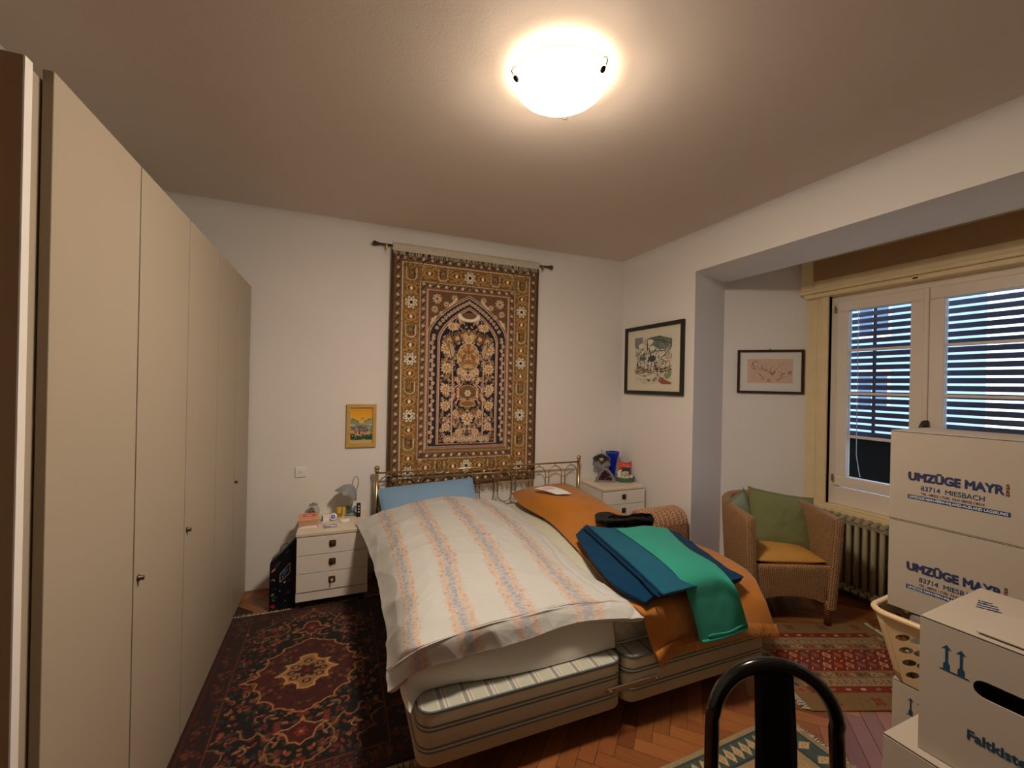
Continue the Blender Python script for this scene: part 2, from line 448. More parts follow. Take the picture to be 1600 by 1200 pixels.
# ------------------------------------------------------------------ window in the bay
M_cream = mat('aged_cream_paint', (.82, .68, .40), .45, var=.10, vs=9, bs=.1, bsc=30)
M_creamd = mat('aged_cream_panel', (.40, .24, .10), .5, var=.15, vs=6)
M_white = mat('white_window_paint', (.84, .76, .66), .35, var=.04)
M_brass = mat('brass', (.55, .38, .18), .28, 1, var=.15, vs=40)
M_bronze = mat('dark_bronze', (.10, .07, .045), .4, .8)
win = struct('window_1')
YC = 1.603
b = MB(); b.box(3.60, 3.72, .80, 2.405, 2.36, 2.64, bev=.004); b.box(3.585, 3.72, .79, 2.415, 2.345, 2.372, bev=.004); b.box(3.595, 3.6, .90, 2.31, 2.385, 2.40); b.box(3.595, 3.6, .90, 2.31, 2.60, 2.615)
b.box(3.593, 3.6, 2.30, 2.31, 2.385, 2.615); b.box(3.61, 3.72, .82, 2.385, 2.31, 2.345, bev=.004)
b.build('roller_box', M_cream, win)
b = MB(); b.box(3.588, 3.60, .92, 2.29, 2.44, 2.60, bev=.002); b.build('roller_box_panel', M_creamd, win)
b = MB(); b.box(3.604, 3.612, 1.625, 1.65, 2.322, 2.332); b.build('slot', M_dark, win)
for y0, y1 in ((2.212, 2.39), (.816, .994)):
    b = MB(); b.box(3.66, 3.74, y0, y1, .62, 2.33, bev=.004)
    a0 = y0 if y0 > 1.5 else y1-.055
    b.box(3.645, 3.70, a0, a0+.055, .62, 2.33, bev=.004); b.box(3.655, 3.70, a0+(.085 if y0 > 1.5 else -.05), a0+(.10 if y0 > 1.5 else -.035), .62, 2.33, bev=.003)
    b.build('casing_post', M_cream, win)
b = MB(); b.box(3.63, 3.86, .80, 2.405, .585, .635, bev=.006); b.box(3.64, 3.72, .82, 2.385, .635, .65, bev=.004); b.build('window_sill', M_cream, win)
def rect_frame(b, y0, y1, z0, z1, w, x0, x1, bev=.004, wb=None):
    wb = wb or w
    b.box(x0, x1, y0, y1, z1-w, z1, bev); b.box(x0, x1, y0, y1, z0, z0+wb, bev)
    b.box(x0, x1, y0, y0+w, z0+wb, z1-w, bev); b.box(x0, x1, y1-w, y1, z0+wb, z1-w, bev)
b = MB(); rect_frame(b, .975, 2.228, .65, 2.335, .085, 3.70, 3.78, wb=.14); b.box(3.735, 3.78, YC-.03, YC+.03, .79, 2.27); b.build('window_frame', M_white, win)
M_glass = mat('window_glass', (.93, .96, .97), 0, trans=1, ior=1.02, var=0, spec=.3)
def sash(y0, y1):
    b = MB(); rect_frame(b, y0, y1, .80, 2.262, .082, 3.682, 3.735, .006); s_ = b.build('sash', M_white, win)
    yi0, yi1 = y0+.082, y1-.082
    for z in (1.197, 1.532, 1.868):
        b = MB(); b.box(3.690, 3.728, yi0, yi1, z-.009, z+.009, .002); b.build('glazing_bar', M_white, s_)
    zz = [.882, 1.197, 1.532, 1.868, 2.18]
    for a, c in zip(zz[:-1], zz[1:]):
        b = MB(); b.box(3.707, 3.711, yi0, yi1, a, c); b.build('pane', M_glass, s_)
    yh = y1+.012 if y1 > 1.7 else y0-.012
    for z in (.86, 2.20):
        b = MB(); b.box(3.672, 3.684, yh-.006, yh+.006, z-.028, z+.028, .003); b.build('hinge', M_brass, s_)
    return s_
s1 = sash(1.612, 2.165); s2 = sash(1.046, 1.594)
b = MB(); b.box(3.672, 3.684, 1.590, 1.618, .80, 2.262, .004); b.build('astragal', M_white, win)
b = MB(); b.box(3.655, 3.675, 1.576, 1.606, 1.295, 1.365, .006); b.tube([(3.668, 1.591, 1.345), (3.632, 1.591, 1.345), (3.618, 1.594, 1.335), (3.613, 1.60, 1.30), (3.613, 1.603, 1.255)], .010, 8); b.ball((3.64, 1.591, 1.345), .017)
b.build('window_handle', M_bronze, win)
# closed slatted shutter outside, lifted a little above the sill
M_slat = mat('shutter_slat', (.09, .11, .19), .45, var=.1)
sh = thing('slatted_shutter', 'dark horizontal slat shutter hanging outside the bay window', 'shutter', (3.84, YC, 1.19))
z = 1.215; k = 0
bm0 = MB(); bm0.box(-.005, .005, -.585, .585, -.0185, .0185, bev=.002, M=Ry(.25)); me_s = bm0.mesh('slat'); me_s.materials.append(M_slat)
while z < 2.24:
    o = bpy.data.objects.new('slat', me_s); COL.objects.link(o); o.parent = sh; o.location = (0, 0, z-1.19); z += .0525
for y in (.385,):
    b = MB(); b.box(.004, .012, y-.011, y+.011, 0, 1.06); b.build('ladder_tape', M_slat, sh)
for y in (.60, -.60):
    b = MB(); b.box(-.02, .02, y-.012, y+.012, -.6, 1.10, .002); b.build('guide_rail', M_slat, sh)
b = MB(); b.box(-.012, .012, -.585, .585, -.012, .006, .003); b.build('bottom_rail', M_slat, sh)
b = MB(); b.tube([(3.775, 2.065, 2.2), (3.775, 2.062, 1.2), (3.77, 2.058, 1.05), (3.78, 2.045, .93), (3.77, 2.03, .885)], .003, 6)
cord = b.build('shutter_cord', mat('cord', (.6, .62, .66), .6)); tag(cord, 'pale cord hanging behind the left window pane', 'cord')
# balcony parapet and neighbouring facade outside
M_par = mat('parapet_render', (.006, .005, .004), .95, spec=.05)
b = MB(); b.box(4.85, 5.0, -3, 6.5, -.6, 1.08); b.box(4.8, 5.05, -3, 6.5, 1.08, 1.13, .004)
par = b.build('balcony_parapet', M_par); tag(par, 'dark balcony parapet outside the window', 'parapet')
fac = thing('neighbour_house', 'pale blue-grey house front seen through the shutter gaps', 'building', (17, 12, -4))
M_fac = mat('facade_render', (.34, .46, .62), .9); M_fw = mat('facade_window', (.10, .14, .2), .2)
b = MB(); b.box(0, 4, -4.5, 4.5, 0, 9.5); b.build('wall', M_fac, fac)
b = MB(); b.prism([(-5, 9.5), (5, 9.5), (0, 12.2)], -.3, 4.3, M=Matrix(((0, 0, 1, 0), (1, 0, 0, 0), (0, 1, 0, 0), (0, 0, 0, 1)))); b.build('roof', mat('roof_tiles', (.16, .10, .09), .8), fac)
for zy in (2.2, 5.0, 7.4):
    for yy in (-3.2, -1.1, 1.1, 3.2):
        b = MB(); b.box(-.06, .02, yy-.5, yy+.5, zy, zy+1.3, .02); w_ = b.build('window', M_white, fac)
        b = MB(); b.box(-.08, -.05, yy-.42, yy-.03, zy+.08, zy+1.22); b.box(-.08, -.05, yy+.03, yy+.42, zy+.08, zy+1.22); b.build('pane', M_fw, w_)
# ------------------------------------------------------------------ ceiling lamp
lamp = thing('ceiling_lamp', 'round frosted glass ceiling light, switched on', 'lamp', (.796, 1.50, CH))
M_bowl = mat('lit_glass', (.9, .88, .84), .25, var=0); n = N(M_bowl)
n.b.inputs['Emission Color'].default_value = (*LAMP_C, 1); n.b.inputs['Emission Strength'].default_value = LAMP_E
b = MB(); pr = [(.165, -.070), (.135, -.090), (.095, -.105), (.05, -.114), (.0005, -.117)]
b.lathe(pr, 48); b.build('glass_bowl', M_bowl, lamp)
b = MB(); b.lathe([(r_*.985, z+.002) for r_, z in [(.184, -.038)]+pr], 48); b.build('added_glow_liner', mat('glow_liner', (.9, .88, .84), .6, var=0, emis=LAMP_C, es=12), lamp)  # added glowing liner that lights the ceiling above the bowl
b = MB(); b.lathe([(.186, -.036), (.184, -.044), (.177, -.057), (.165, -.070)], 64); b.build('etched_edge', mat('etched_glass', (.8, .76, .7), .4, var=.35, vs=70, emis=LAMP_C, es=22), lamp)
b = MB(); b.lathe([(.184, -.034), (.192, -.035), (.192, -.039), (.183, -.042)], 48); b.build('glass_rim', mat('glass_edge', (.8, .75, .68), .2, trans=.0, emis=LAMP_C, es=1.2, var=.3, vs=60), lamp)
b = MB(); b.lathe([(.0005, -.018), (.10, -.016), (.105, -.001)], 40); b.build('base_plate', mat('lamp_plate', (.8, .78, .74), .4), lamp)
for a in (175, 300, 55):
    a = math.radians(a); p = Vector((math.cos(a), math.sin(a), 0))
    b = MB(); b.tube([p*.17+Vector((0, 0, -.018)), p*.197+Vector((0, 0, -.024)), p*.203+Vector((0, 0, -.04)), p*.196+Vector((0, 0, -.054))], .003, 6)
    c_ = b.build('clip', M_bronze, lamp)
    b = MB(); b.ball((0, 0, 0), .0135, 12, .5, M=T(*(p*.184+Vector((0, 0, -.066)))) @ Matrix.Rotation(-.75, 4, Vector((-p.y, p.x, 0)))); b.build('clip_knob', mat('dark_knob', (.02, .015, .012), .95, spec=.1), c_)

# ------------------------------------------------------------------ wardrobe along the left wall
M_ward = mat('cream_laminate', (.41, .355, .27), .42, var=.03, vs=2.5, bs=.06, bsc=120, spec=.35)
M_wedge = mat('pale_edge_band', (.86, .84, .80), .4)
M_endp = mat('end_panel_shaded', (.34, .21, .10), .5, var=.05)  # brown puts the shade on this side of the wardrobe into its colour
wd = thing('wardrobe', 'long cream floor to ceiling fitted wardrobe with flat doors', 'wardrobe', (-.9, 2.4, 0))
b = MB(); b.box(-1.19, -.616, 1.217, 3.592, 0, 2.20); b.build('carcass', M_ward, wd, True)
b = MB()
for y in (1.717, 2.206, 2.699, 3.142): b.box(-.6158, -.6135, y-.012, y+.012, .02, 2.19)
b.build('door_gap_shade', mat('shadow_gap', (.06, .045, .03), .9), wd, True)  # dark strips painted in for the shade between the doors
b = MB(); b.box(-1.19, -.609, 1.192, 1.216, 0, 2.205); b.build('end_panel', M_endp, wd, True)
b = MB(); b.box(-.609, -.606, 1.192, 1.216, 0, 2.205); b.build('edge_band', M_wedge, wd, True)
dy = [1.256, 1.717, 2.206, 2.699, 3.142, 3.588]
for i in range(5):
    b = MB(); b.box(-.613, -.593, dy[i]+.0048, dy[i+1]-.0048, .012, 2.222, .0012); d = b.build('door', M_ward, wd, True)
    if i in (1, 2, 4):
        yk = dy[i]+.034
        b = MB(); b.lathe([(.0005, 0), (.011, 0), (.011, .004), (.007, .006), (.0075, .016), (.0005, .017)], 14, M=T(-.593, yk, .89) @ Ry(PI/2)); o = b.build('lock_knob', M_bronze, None); o.data.transform(wm(wd).inverted()); o.parent = d

# ------------------------------------------------------------------ hanging carpet on its rail
def vine(cv, x0, y0, x1, y1, amp, per, c, wd_=.006, leaf=None, step=.01, seed=0):
    L = math.hypot(x1-x0, y1-y0); nx, ny = -(y1-y0)/L, (x1-x0)/L; k = int(L/step)
    pts = []
    for i in range(k+1):
        s = i*step; o = amp*math.sin(2*PI*s/per); pts.append((x0+(x1-x0)*s/L+nx*o, y0+(y1-y0)*s/L+ny*o))
    cv.line(pts, wd_, c)
    if leaf is not None:
        m = int(L/per*2)
        for i in range(m):
            s = (i+.5)*per/2; sg = -1 if i % 2 == 0 else 1
            cv.flower(x0+(x1-x0)*s/L-sg*nx*amp*.25, y0+(y1-y0)*s/L-sg*ny*amp*.25, leaf[0], 5, leaf[1], leaf[2], i)
def wall_rug():
    W, H = 1.32, 1.95; cv = Cv(W, H, .0042, (104, 76, 44)); g = np.random.default_rng(5)
    LT, TAN, OCH, NAVY, DK, RST, PK = (176, 152, 122), (126, 98, 62), (146, 104, 52), (26, 24, 34), (44, 30, 22), (96, 52, 30), (158, 122, 98)
    X, Y = np.meshgrid(cv.x, cv.y)
    cv.frame(0, .022, (62, 40, 24)); cv.frame(.022, .088, (88, 66, 44)); cv.frame(.088, .093, LT); cv.frame(.093, .232, (108, 80, 44))
    cv.frame(.232, .237, LT); cv.frame(.237, .290, (96, 70, 50)); cv.frame(.290, .297, (150, 120, 90))
    # guard stripes with dark slashes and small rosettes
    for (a, per) in ((.055, .075), (.263, .07)):
        for side in range(2):
            y = .04
            while y < H-.03:
                cv.line([(a-.014, y), (a+.014, y+.03)], .009, DK); cv.ell(a, y+.047, .011, .011, LT); cv.ell(a, y+.047, .004, .004, RST); y += per
            break
        x = .06
        while x < W:
            for yy in (a, H-a):
                if a < .2 or (.24 < x < W-.24): cv.line([(x, yy-.012), (x+.03, yy+.012)], .009, DK); cv.ell(x+.047, yy, .011, .011, LT)
            x += per
    # main border: rosettes, shields and small blocks
    def rosette(x, y): cv.flower(x, y, .052, 8, (196, 180, 156), DK, PI/8, (118, 90, 56))
    def block(x, y):
        cv.ell(x, y, .045, .036, OCH); cv.ell(x, y, .032, .022, (82, 48, 24)); cv.ell(x, y, .012, .017, (205, 180, 150))
        for s in (-1, 1): cv.rect(x+s*.04-.01, y-.05, x+s*.04+.01, y-.035, OCH); cv.rect(x+s*.04-.01, y+.035, x+s*.04+.01, y+.05, OCH)
    def shield(x, y):
        cv.line([(x-.04, y+.05), (x-.04, y-.03), (x-.02, y-.05), (x+.02, y-.05), (x+.04, y-.03), (x+.04, y+.05)], .006, LT)
        for dx in (-.02, 0, .02): cv.line([(x+dx, y+.04), (x+dx, y-.03)], .005, DK)
        cv.ell(x, y+.01, .012, .012, (120, 90, 60))
    xc = .163; seq = ['r', 'b', 's', 'b']; y = .13; i = 0
    # filler speckles
    for _ in range(1500):
        x, yy = g.uniform(.1, .228), g.uniform(.02, H-.02); cv.line([(x, yy), (x+g.uniform(-.012, .012), yy+g.uniform(-.012, .012))], .0045, [(74, 50, 28), (150, 120, 74), (88, 62, 34)][g.integers(3)])
    for _ in range(1300):
        x, yy = g.uniform(.24, W/2), [g.uniform(.1, .228), H-g.uniform(.1, .228)][g.integers(2)]; cv.line([(x, yy), (x+g.uniform(-.012, .012), yy+g.uniform(-.012, .012))], .0045, [(74, 50, 28), (150, 120, 74), (88, 62, 34)][g.integers(3)])
    while y < H-.08:
        {'r': rosette, 'b': block, 's': shield}[seq[i % 4]](xc, y); y += .117; i += 1
    for yy in (.163, H-.163):
        x = W/2; i = 0
        while x > .28: {'r': rosette, 'b': block, 's': shield}[seq[i % 4]](x, yy); x -= .117; i += 1
    # niche: spandrels, arch band, field
    x0, y0, y1 = .297, .315, H-.297; xm = W/2
    cv.rect(x0, y0, W-x0, y1, (84, 60, 40))
    def arch_y(t, apex, spring, ww):      # ogee outline height at |x-xm|=t
        u = np.clip(t/ww, 0, 1); return spring+(apex-spring)*(.62*np.sqrt(np.maximum(0, 1-u**2))+.38*(1-u)**1.25)
    t = np.abs(X-xm)
    for k_, (ww, ap, sp, c) in enumerate(((.358, y1-.02, 1.28, PK), (.350, y1-.028, 1.275, DK), (.344, y1-.036, 1.27, (168, 140, 112)), (.338, y1-.045, 1.265, (34, 30, 36)), (.272, y1-.118, 1.235, PK), (.264, y1-.127, 1.23, (96, 50, 30)), (.258, y1-.135, 1.225, (170, 142, 114)), (.251, y1-.143, 1.22, NAVY))):
        ins = .012+.004*k_ if k_ < 4 else .018+.004*k_
        m = (t <= ww) & (Y >= y0+ins) & (Y <= arch_y(t, ap, sp, ww)); cv.c[m] = c
    cv.line([(x0+.004, y0), (x0+.004, y1), (W-x0, y1)], .007, PK); cv.line([(x0, y0+.004), (W-x0, y0+.004)], .007, PK)
    # spandrel flowers
    for (fx, fy, r) in ((.38, y1-.07, .042), (.46, y1-.11, .026), (.36, y1-.16, .03), (.53, y1-.05, .028), (.345, y1-.25, .022), (.42, y1-.19, .02)):
        cv.flower(fx, fy, r, 9, LT, RST, .3, (120, 80, 40))
    for (a, b_) in (((.49, y1-.12), (.55, y1-.06)), ((.33, y1-.28), (.37, y1-.22))): cv.line([a, b_], .018, LT)
    # arch band scrolls
    vine(cv, .347, y0+.05, .347, 1.27, .022, .075, (150, 120, 94), .006, (.016, (170, 140, 112), RST))
    for k in range(13):
        u = k/12; px = xm-.304*math.cos(u*PI/2*.98) if False else xm-.304*(1-u); py = float(arch_y(np.array(abs(px-xm)), y1-.08, 1.25, .306)); cv.flower(px, py, .017, 5, (164, 134, 104), RST, k)
    # field: dense flowers and scrolling stems, mirrored
    fx0 = xm-.245
    for _ in range(60):
        cx, cy = g.uniform(fx0, xm), g.uniform(y0+.05, y1-.2); r = g.uniform(.02, .045); a = g.uniform(0, 6.28)
        if abs(cx-xm) > .25 or cy > float(arch_y(np.array(abs(cx-xm)), y1-.16, 1.2, .24))-.03: continue
        pts = [(cx+r*(1-.04*i)*math.cos(a+i*.32), cy+r*(1-.04*i)*math.sin(a+i*.32)) for i in range(18)]
        cv.line(pts, .0055, [(150, 124, 96), (134, 104, 66)][g.integers(2)])
    for _ in range(420):
        cx, cy = g.uniform(fx0+.008, xm), g.uniform(y0+.045, y1-.16)
        if cy > float(arch_y(np.array(abs(cx-xm)), y1-.155, 1.2, .24))-.015: continue
        r = g.uniform(.009, .017); q = g.integers(5)
        if q < 3: cv.flower(cx, cy, r, 5, [(170, 140, 114), (140, 104, 60), (122, 92, 74)][q], [RST, DK, LT][q], g.uniform(0, 3))
        else: cv.ell(cx, cy, r*.9, r*.4, [(160, 132, 104), (120, 88, 52)][q-3], g.uniform(0, 3))
    def big(x, y, r, c=LT, c2=OCH): cv.flower(x, y, r*1.12, 11, c, c2, .2); cv.flower(x, y, r*.66, 7, c2, (90, 50, 28), 0); cv.ell(x, y, r*.18, r*.24, LT)
    for (x, y, r) in ((fx0+.055, 1.17, .046), (fx0+.055, 1.0, .045), (fx0+.05, .82, .042), (fx0+.05, .68, .04), (fx0+.06, .5, .036), (fx0+.1, 1.36, .036), (fx0+.17, 1.44, .026), (fx0+.18, .98, .03), (fx0+.14, .62, .028), (fx0+.17, .45, .03), (fx0+.16, .78, .026)): big(x, y, r)
    # side columns and medallion, vase, fan under the apex
    cv.line([(xm-.137, y0+.06), (xm-.137, 1.18)], .006, (168, 142, 118)); cv.line([(xm-.131, y0+.06), (xm-.131, 1.18)], .004, RST)
    for k in range(3):
        cv.poly([(xm-.22+.07*k, 1.25+.02*k), (xm-.16+.07*k, 1.29+.02*k), (xm-.13+.07*k, 1.23+.02*k), (xm-.18+.07*k, 1.19+.02*k)], [(126, 98, 58), (108, 72, 42), (140, 112, 74)][k], DK, .005)
        cv.flower(xm-.17+.07*k, 1.24+.02*k, .018, 5, LT, RST)
    cv.poly([(xm-.175, 1.235), (xm-.13, 1.20), (xm-.115, 1.14), (xm-.137, 1.08), (xm-.16, 1.14)], (150, 124, 94), DK, .005)
    cv.ell(xm, 1.10, .098, .125, (170, 140, 110)); cv.ell(xm, 1.10, .09, .117, (98, 72, 42))
    for k in range(46):
        a = g.uniform(PI/2, 1.5*PI); rr = g.uniform(0, 1)**.5; cv.flower(xm+.08*rr*math.cos(a), 1.10+.105*rr*math.sin(a), .014, 5, [(168, 136, 96), (132, 84, 46), (150, 120, 80)][k % 3], (70, 44, 28), k)
    big(xm, 1.25, .035); big(xm, .93, .03, LT, (120, 50, 30)); big(xm-.045, .96, .024)
    cv.ell(xm, .80, .082, .062, (150, 118, 80)); cv.ell(xm, .80, .074, .055, (96, 68, 38)); cv.poly([(xm-.09, .775), (xm, .735), (xm+.01, .735), (xm+.01, .79)], (90, 62, 36)); cv.flower(xm, .79, .03, 6, LT, (110, 60, 40))
    for k in range(3): cv.line([(xm-.10-.02*k+.02*math.sin(q/6*3), .70+.026*q) for q in range(6)]+[(xm-.05-.01*k, .87)], .009, (176, 140, 116) if k % 2 == 0 else (92, 40, 34))
    cv.ell(xm, .70, .07, .03, (150, 118, 80)); cv.ell(xm, .70, .06, .022, (110, 78, 42)); big(xm, .57, .048); big(xm-.06, .63, .028, (120, 84, 46), RST)
    for k in range(18): cv.ell(xm-.01-.022*(k % 9), .40-.02*(k//9)+.012*((k % 3) == 1), .012, .012, LT); cv.ell(xm-.01-.022*(k % 9), .40-.02*(k//9)+.012*((k % 3) == 1), .006, .006, RST)
    for k in range(8):
        a = PI+PI/2*(k+.5)/8; cv.ell(xm+.085*math.cos(a), y1-.19+.045*math.sin(a), .012, .014, (200, 176, 146))
    cv.ell(xm, y1-.195, .06, .028, (92, 66, 44)); cv.mirror()
    return cv
cv = wall_rug()
hc = thing('hanging_carpet', 'brown prayer-niche oriental carpet hung on wall above the bed', 'carpet', (1.045, 3.58, 2.64))
Xg, Zg = np.meshgrid(cv.x, cv.y)
wv = .006*np.sin(Xg*9+.6)*np.exp(-(Zg/1.95-.1)**2*1.2)+.004*np.sin(Xg*17+Zg*2)
P = np.stack([Xg-.66, -.020-wv*.8, Zg-1.965+.0*Xg], -1); P2 = P.copy(); P2[..., 1] += .008
link_mesh('pile', np_mesh('pile', P, cv.lin((165, 141, 122), (.68, .52, .42), noise=.16), P2), vmat('carpet_pile', .95, .3, 500, .0015, .2), hc)
M_fringe = mat('cotton_fringe', alb(150, 126, 100), .9, var=.25, vs=50)
def fringe(name, L, ln, dirv, down, parent, org, m=M_fringe, pitch=.008, jit=.25, r=.0022):
    "strands along dirv, hanging towards down, all one part"
    b = MB(); k = int(L/pitch); d = Vector(dirv); w = Vector(down); o = Vector(org); nn = d.cross(w)
    for i in range(k):
        s = (i+.5)*pitch; l_ = ln*rnd.uniform(1-jit, 1); a = rnd.uniform(-.25, .25)*ln
        p = o+d*s; q = p+w*l_*.55+d*a*.4+nn*rnd.uniform(-.001, .001); e = p+w*l_+d*a
        b.tube([p, q, e], r, 4, r2=r*.5)
    ob = b.build(name, m, parent); ob['kind'] = 'stuff'; return ob
fringe('fringe', 1.30, .10, (1, 0, 0), (0, 0, -1), hc, (-.65, -.036, .033), pitch=.0065, r=.004, jit=.2)
b = MB(); b.grid([[(-.655+1.31*i/40, -.010+(.0 if j else .012)*0+[.012, -.008, -.026, -.034, -.037][j], [.0, .034, .038, .02, -.03][j]) for i in range(41)] for j in range(5)]); b.build('folded_edge', M_fringe, hc)
fringe('fringe', 1.30, .075, (1, 0, 0), (0, 0, -1), hc, (-.65, -.018, -1.960), pitch=.0075, r=.0028, m=mat('carpet_fringe_low', alb(132, 100, 66), .9, var=.2, vs=50))
rail = thing('curtain_rail', 'dark brass rail with ball ends carrying the hanging carpet', 'rail', (1.045, 3.565, 2.655))
b = MB(); b.cyl((-.775, 0, 0), (.775, 0, 0), .0085, 12); b.build('rod', M_bronze, rail)
for s in (-1, 1):
    b = MB(); b.ball((s*.79, 0, 0), .020, 14); b.cyl((s*.76, 0, 0), (s*.776, 0, 0), .013); b.build('finial', M_bronze, rail)
    b = MB(); b.tube([(s*.70, .04, -.0), (s*.70, 0, -.012)], .006, 8); b.box(s*.70-.008, s*.70+.008, -.012, .012, -.04, .004, .003); b.build('bracket', M_brass, rail)

# ------------------------------------------------------------------ floor carpets
def flat_rug(name, label, cv, loc, rz, m, ref, seed, w=(.70, .50, .35), th=.009, fr=None, frc=None, frl=.045, axis='y'):
    t = thing(name, label, 'rug', loc, rz)
    X, Y = np.meshgrid(cv.x, cv.y)
    z = th+.0012*np.sin(X*13+seed)*np.cos(Y*9)
    P = np.stack([X-cv.w/2, Y-cv.h/2, z], -1); Q = P.copy(); Q[..., 2] = .0012
    link_mesh('pile', np_mesh('pile', P, cv.lin(ref, w, seed=seed, noise=.10), Q), m, t)
    mf = mat(name+'_fringe', frc, .9, var=.2, vs=60)
    for s in (-1, 1):
        if axis == 'y': fringe('fringe', cv.w-.01, frl, (s, 0, 0), (0, s, -.03/1), t, (-s*(cv.w/2-.005), s*cv.h/2, .006), mf, .006, .5, .0022)
        else: fringe('fringe', cv.h-.01, frl, (0, -s, 0), (s, 0, -.03), t, (s*cv.w/2, s*(cv.h/2-.005), .006), mf, .006, .5, .0022)
    return t
M_pile = vmat('wool_pile', .95, .4, 600, .002, .15); M_kilim = vmat('flat_weave', .95, .3, 700, .001)
def med_rug():
    W, H = .955, 1.44; cv = Cv(W, H, .0036, (12, 10, 15)); g = np.random.default_rng(9)
    CR, MR, MR2, NV, OR = (168, 122, 78), (70, 20, 16), (50, 16, 14), (10, 10, 18), (140, 62, 34)
    cv.frame(0, .135, (42, 16, 14)); cv.frame(.012, .03, (66, 22, 18)); cv.frame(.118, .124, (96, 50, 34)); cv.frame(.03, .034, (20, 12, 12))
    for _ in range(420):
        e = g.integers(3)
        x, y = ((g.uniform(.04, .11), g.uniform(0, H)) if e == 0 else (g.uniform(0, W/2), g.uniform(.04, .11)) if e == 1 else (g.uniform(0, W/2), H-g.uniform(.04, .11)))
        cv.flower(x, y, g.uniform(.008, .016), 5, [(78, 30, 22), (24, 26, 34), (90, 52, 34), (54, 20, 18)][g.integers(4)], (110, 60, 40), g.uniform(0, 3))
    cx = W/2; cy = H/2+.02
    cols = [(120, 44, 34), (88, 32, 30), (130, 78, 50), (48, 52, 44), (56, 44, 50), (150, 100, 66), (104, 30, 30), (84, 56, 34)]
    for _ in range(650):
        x, y = g.uniform(.13, cx), g.uniform(.13, H-.13); r = g.uniform(.007, .017); c = cols[g.integers(8)]
        if g.random() < .5: cv.flower(x, y, r, 5, c, cols[g.integers(8)], g.uniform(0, 3))
        else: cv.ell(x, y, r, r*.45, c, g.uniform(0, 3))
    for _ in range(34):
        x, y = g.uniform(.15, cx-.05), g.uniform(.15, H-.15); r = g.uniform(.02, .035); a = g.uniform(0, 6.28)
        cv.line([(x+r*math.cos(a+i*.3), y+r*.8*math.sin(a+i*.3)) for i in range(11)], .006, [(150, 100, 64), (128, 60, 44), (70, 66, 60), (160, 120, 86)][g.integers(4)])
    # cream contours of the field and corner pieces
    def jag(pts, c, w=.007, fill=None):
        out = []
        for (a, b_) in zip(pts[:-1], pts[1:]):
            L = math.hypot(b_[0]-a[0], b_[1]-a[1]); k = max(1, int(L/.022))
            for i in range(k):
                u = i/k; nx, ny = -(b_[1]-a[1])/L, (b_[0]-a[0])/L; s = .005 if i % 2 else -.005
                out.append((a[0]+(b_[0]-a[0])*u+nx*s, a[1]+(b_[1]-a[1])*u+ny*s))
        out.append(pts[-1]); 
        if fill is not None: cv.poly(out, fill)
        cv.line(out, w, c)
    for sy in (1, -1):
        Y_ = lambda v: cy+sy*v
        jag([(cx, Y_(.66)), (cx-.02, Y_(.60)), (cx-.10, Y_(.57)), (cx-.14, Y_(.50)), (cx-.12, Y_(.44)), (cx-.17, Y_(.38)), (cx-.22, Y_(.40)), (cx-.26, Y_(.33))], (140, 100, 66))
        cv.poly([(.13, Y_(.40)), (.19, Y_(.44)), (.17, Y_(.50)), (.25, Y_(.53)), (.24, Y_(.60)), (.13, Y_(.60))], (44, 18, 16)); jag([(.13, Y_(.40)), (.19, Y_(.44)), (.17, Y_(.50)), (.25, Y_(.53)), (.24, Y_(.60))], (120, 84, 54), .006)
        # pendant
        jag([(cx, Y_(.345)), (cx-.03, Y_(.385)), (cx-.105, Y_(.40)), (cx-.055, Y_(.43)), (cx-.045, Y_(.47)), (cx, Y_(.50)), (cx+.02, Y_(.48)), (cx+.02, Y_(.345))], CR, .008, MR)
        cv.flower(cx, Y_(.425), .03, 6, (120, 40, 34), CR); cv.line([(cx, Y_(.33)), (cx, Y_(.36))], .006, CR)
    med = [(cx+.01, cy+.315), (cx-.07, cy+.265), (cx-.13, cy+.24), (cx-.15, cy+.19), (cx-.205, cy+.17), (cx-.20, cy+.11), (cx-.235, cy+.07), (cx-.225, cy+.03), (cx-.31, cy), (cx-.225, cy-.03), (cx-.235, cy-.07), (cx-.20, cy-.11), (cx-.205, cy-.17), (cx-.15, cy-.19), (cx-.13, cy-.24), (cx-.07, cy-.265), (cx+.01, cy-.315)]
    jag(med, CR, .008, MR)
    for _ in range(150):
        a = g.uniform(PI/2, 1.5*PI); r = g.uniform(.05, .22); x, y = cx+r*math.cos(a), cy+r*1.15*math.sin(a)
        cv.flower(x, y, g.uniform(.008, .014), 5, [(100, 40, 26), (38, 20, 20), (120, 78, 46), (30, 34, 40)][g.integers(4)], (60, 20, 18), g.uniform(0, 3))
    inn = [(cx, cy+.135), (cx-.035, cy+.125), (cx-.05, cy+.08), (cx-.10, cy+.075), (cx-.095, cy+.03), (cx-.145, cy), (cx-.095, cy-.03), (cx-.10, cy-.075), (cx-.05, cy-.08), (cx-.035, cy-.125), (cx, cy-.135), (cx+.02, cy-.135), (cx+.02, cy+.135)]
    jag(inn, (190, 148, 96), .012, (150, 112, 70)); cv.flower(cx, cy, .055, 6, (60, 24, 22), (110, 40, 30)); 
    for (dx, dy_) in ((-.075, 0), (0, .085), (0, -.085), (-.06, .045), (-.06, -.045)): cv.ell(cx+dx, cy+dy_, .022, .018, (44, 26, 30)); cv.flower(cx+dx, cy+dy_, .012, 5, CR, MR)
    cv.mirror(); return cv
cv = med_rug()
flat_rug('oriental_rug', 'dark navy and maroon medallion rug between wardrobe and bed', cv, (-.118, 2.475, 0), 0, M_pile, (235, 208, 184), 2, fr=True, frc=alb(150, 122, 88, LOWREF), axis='y')

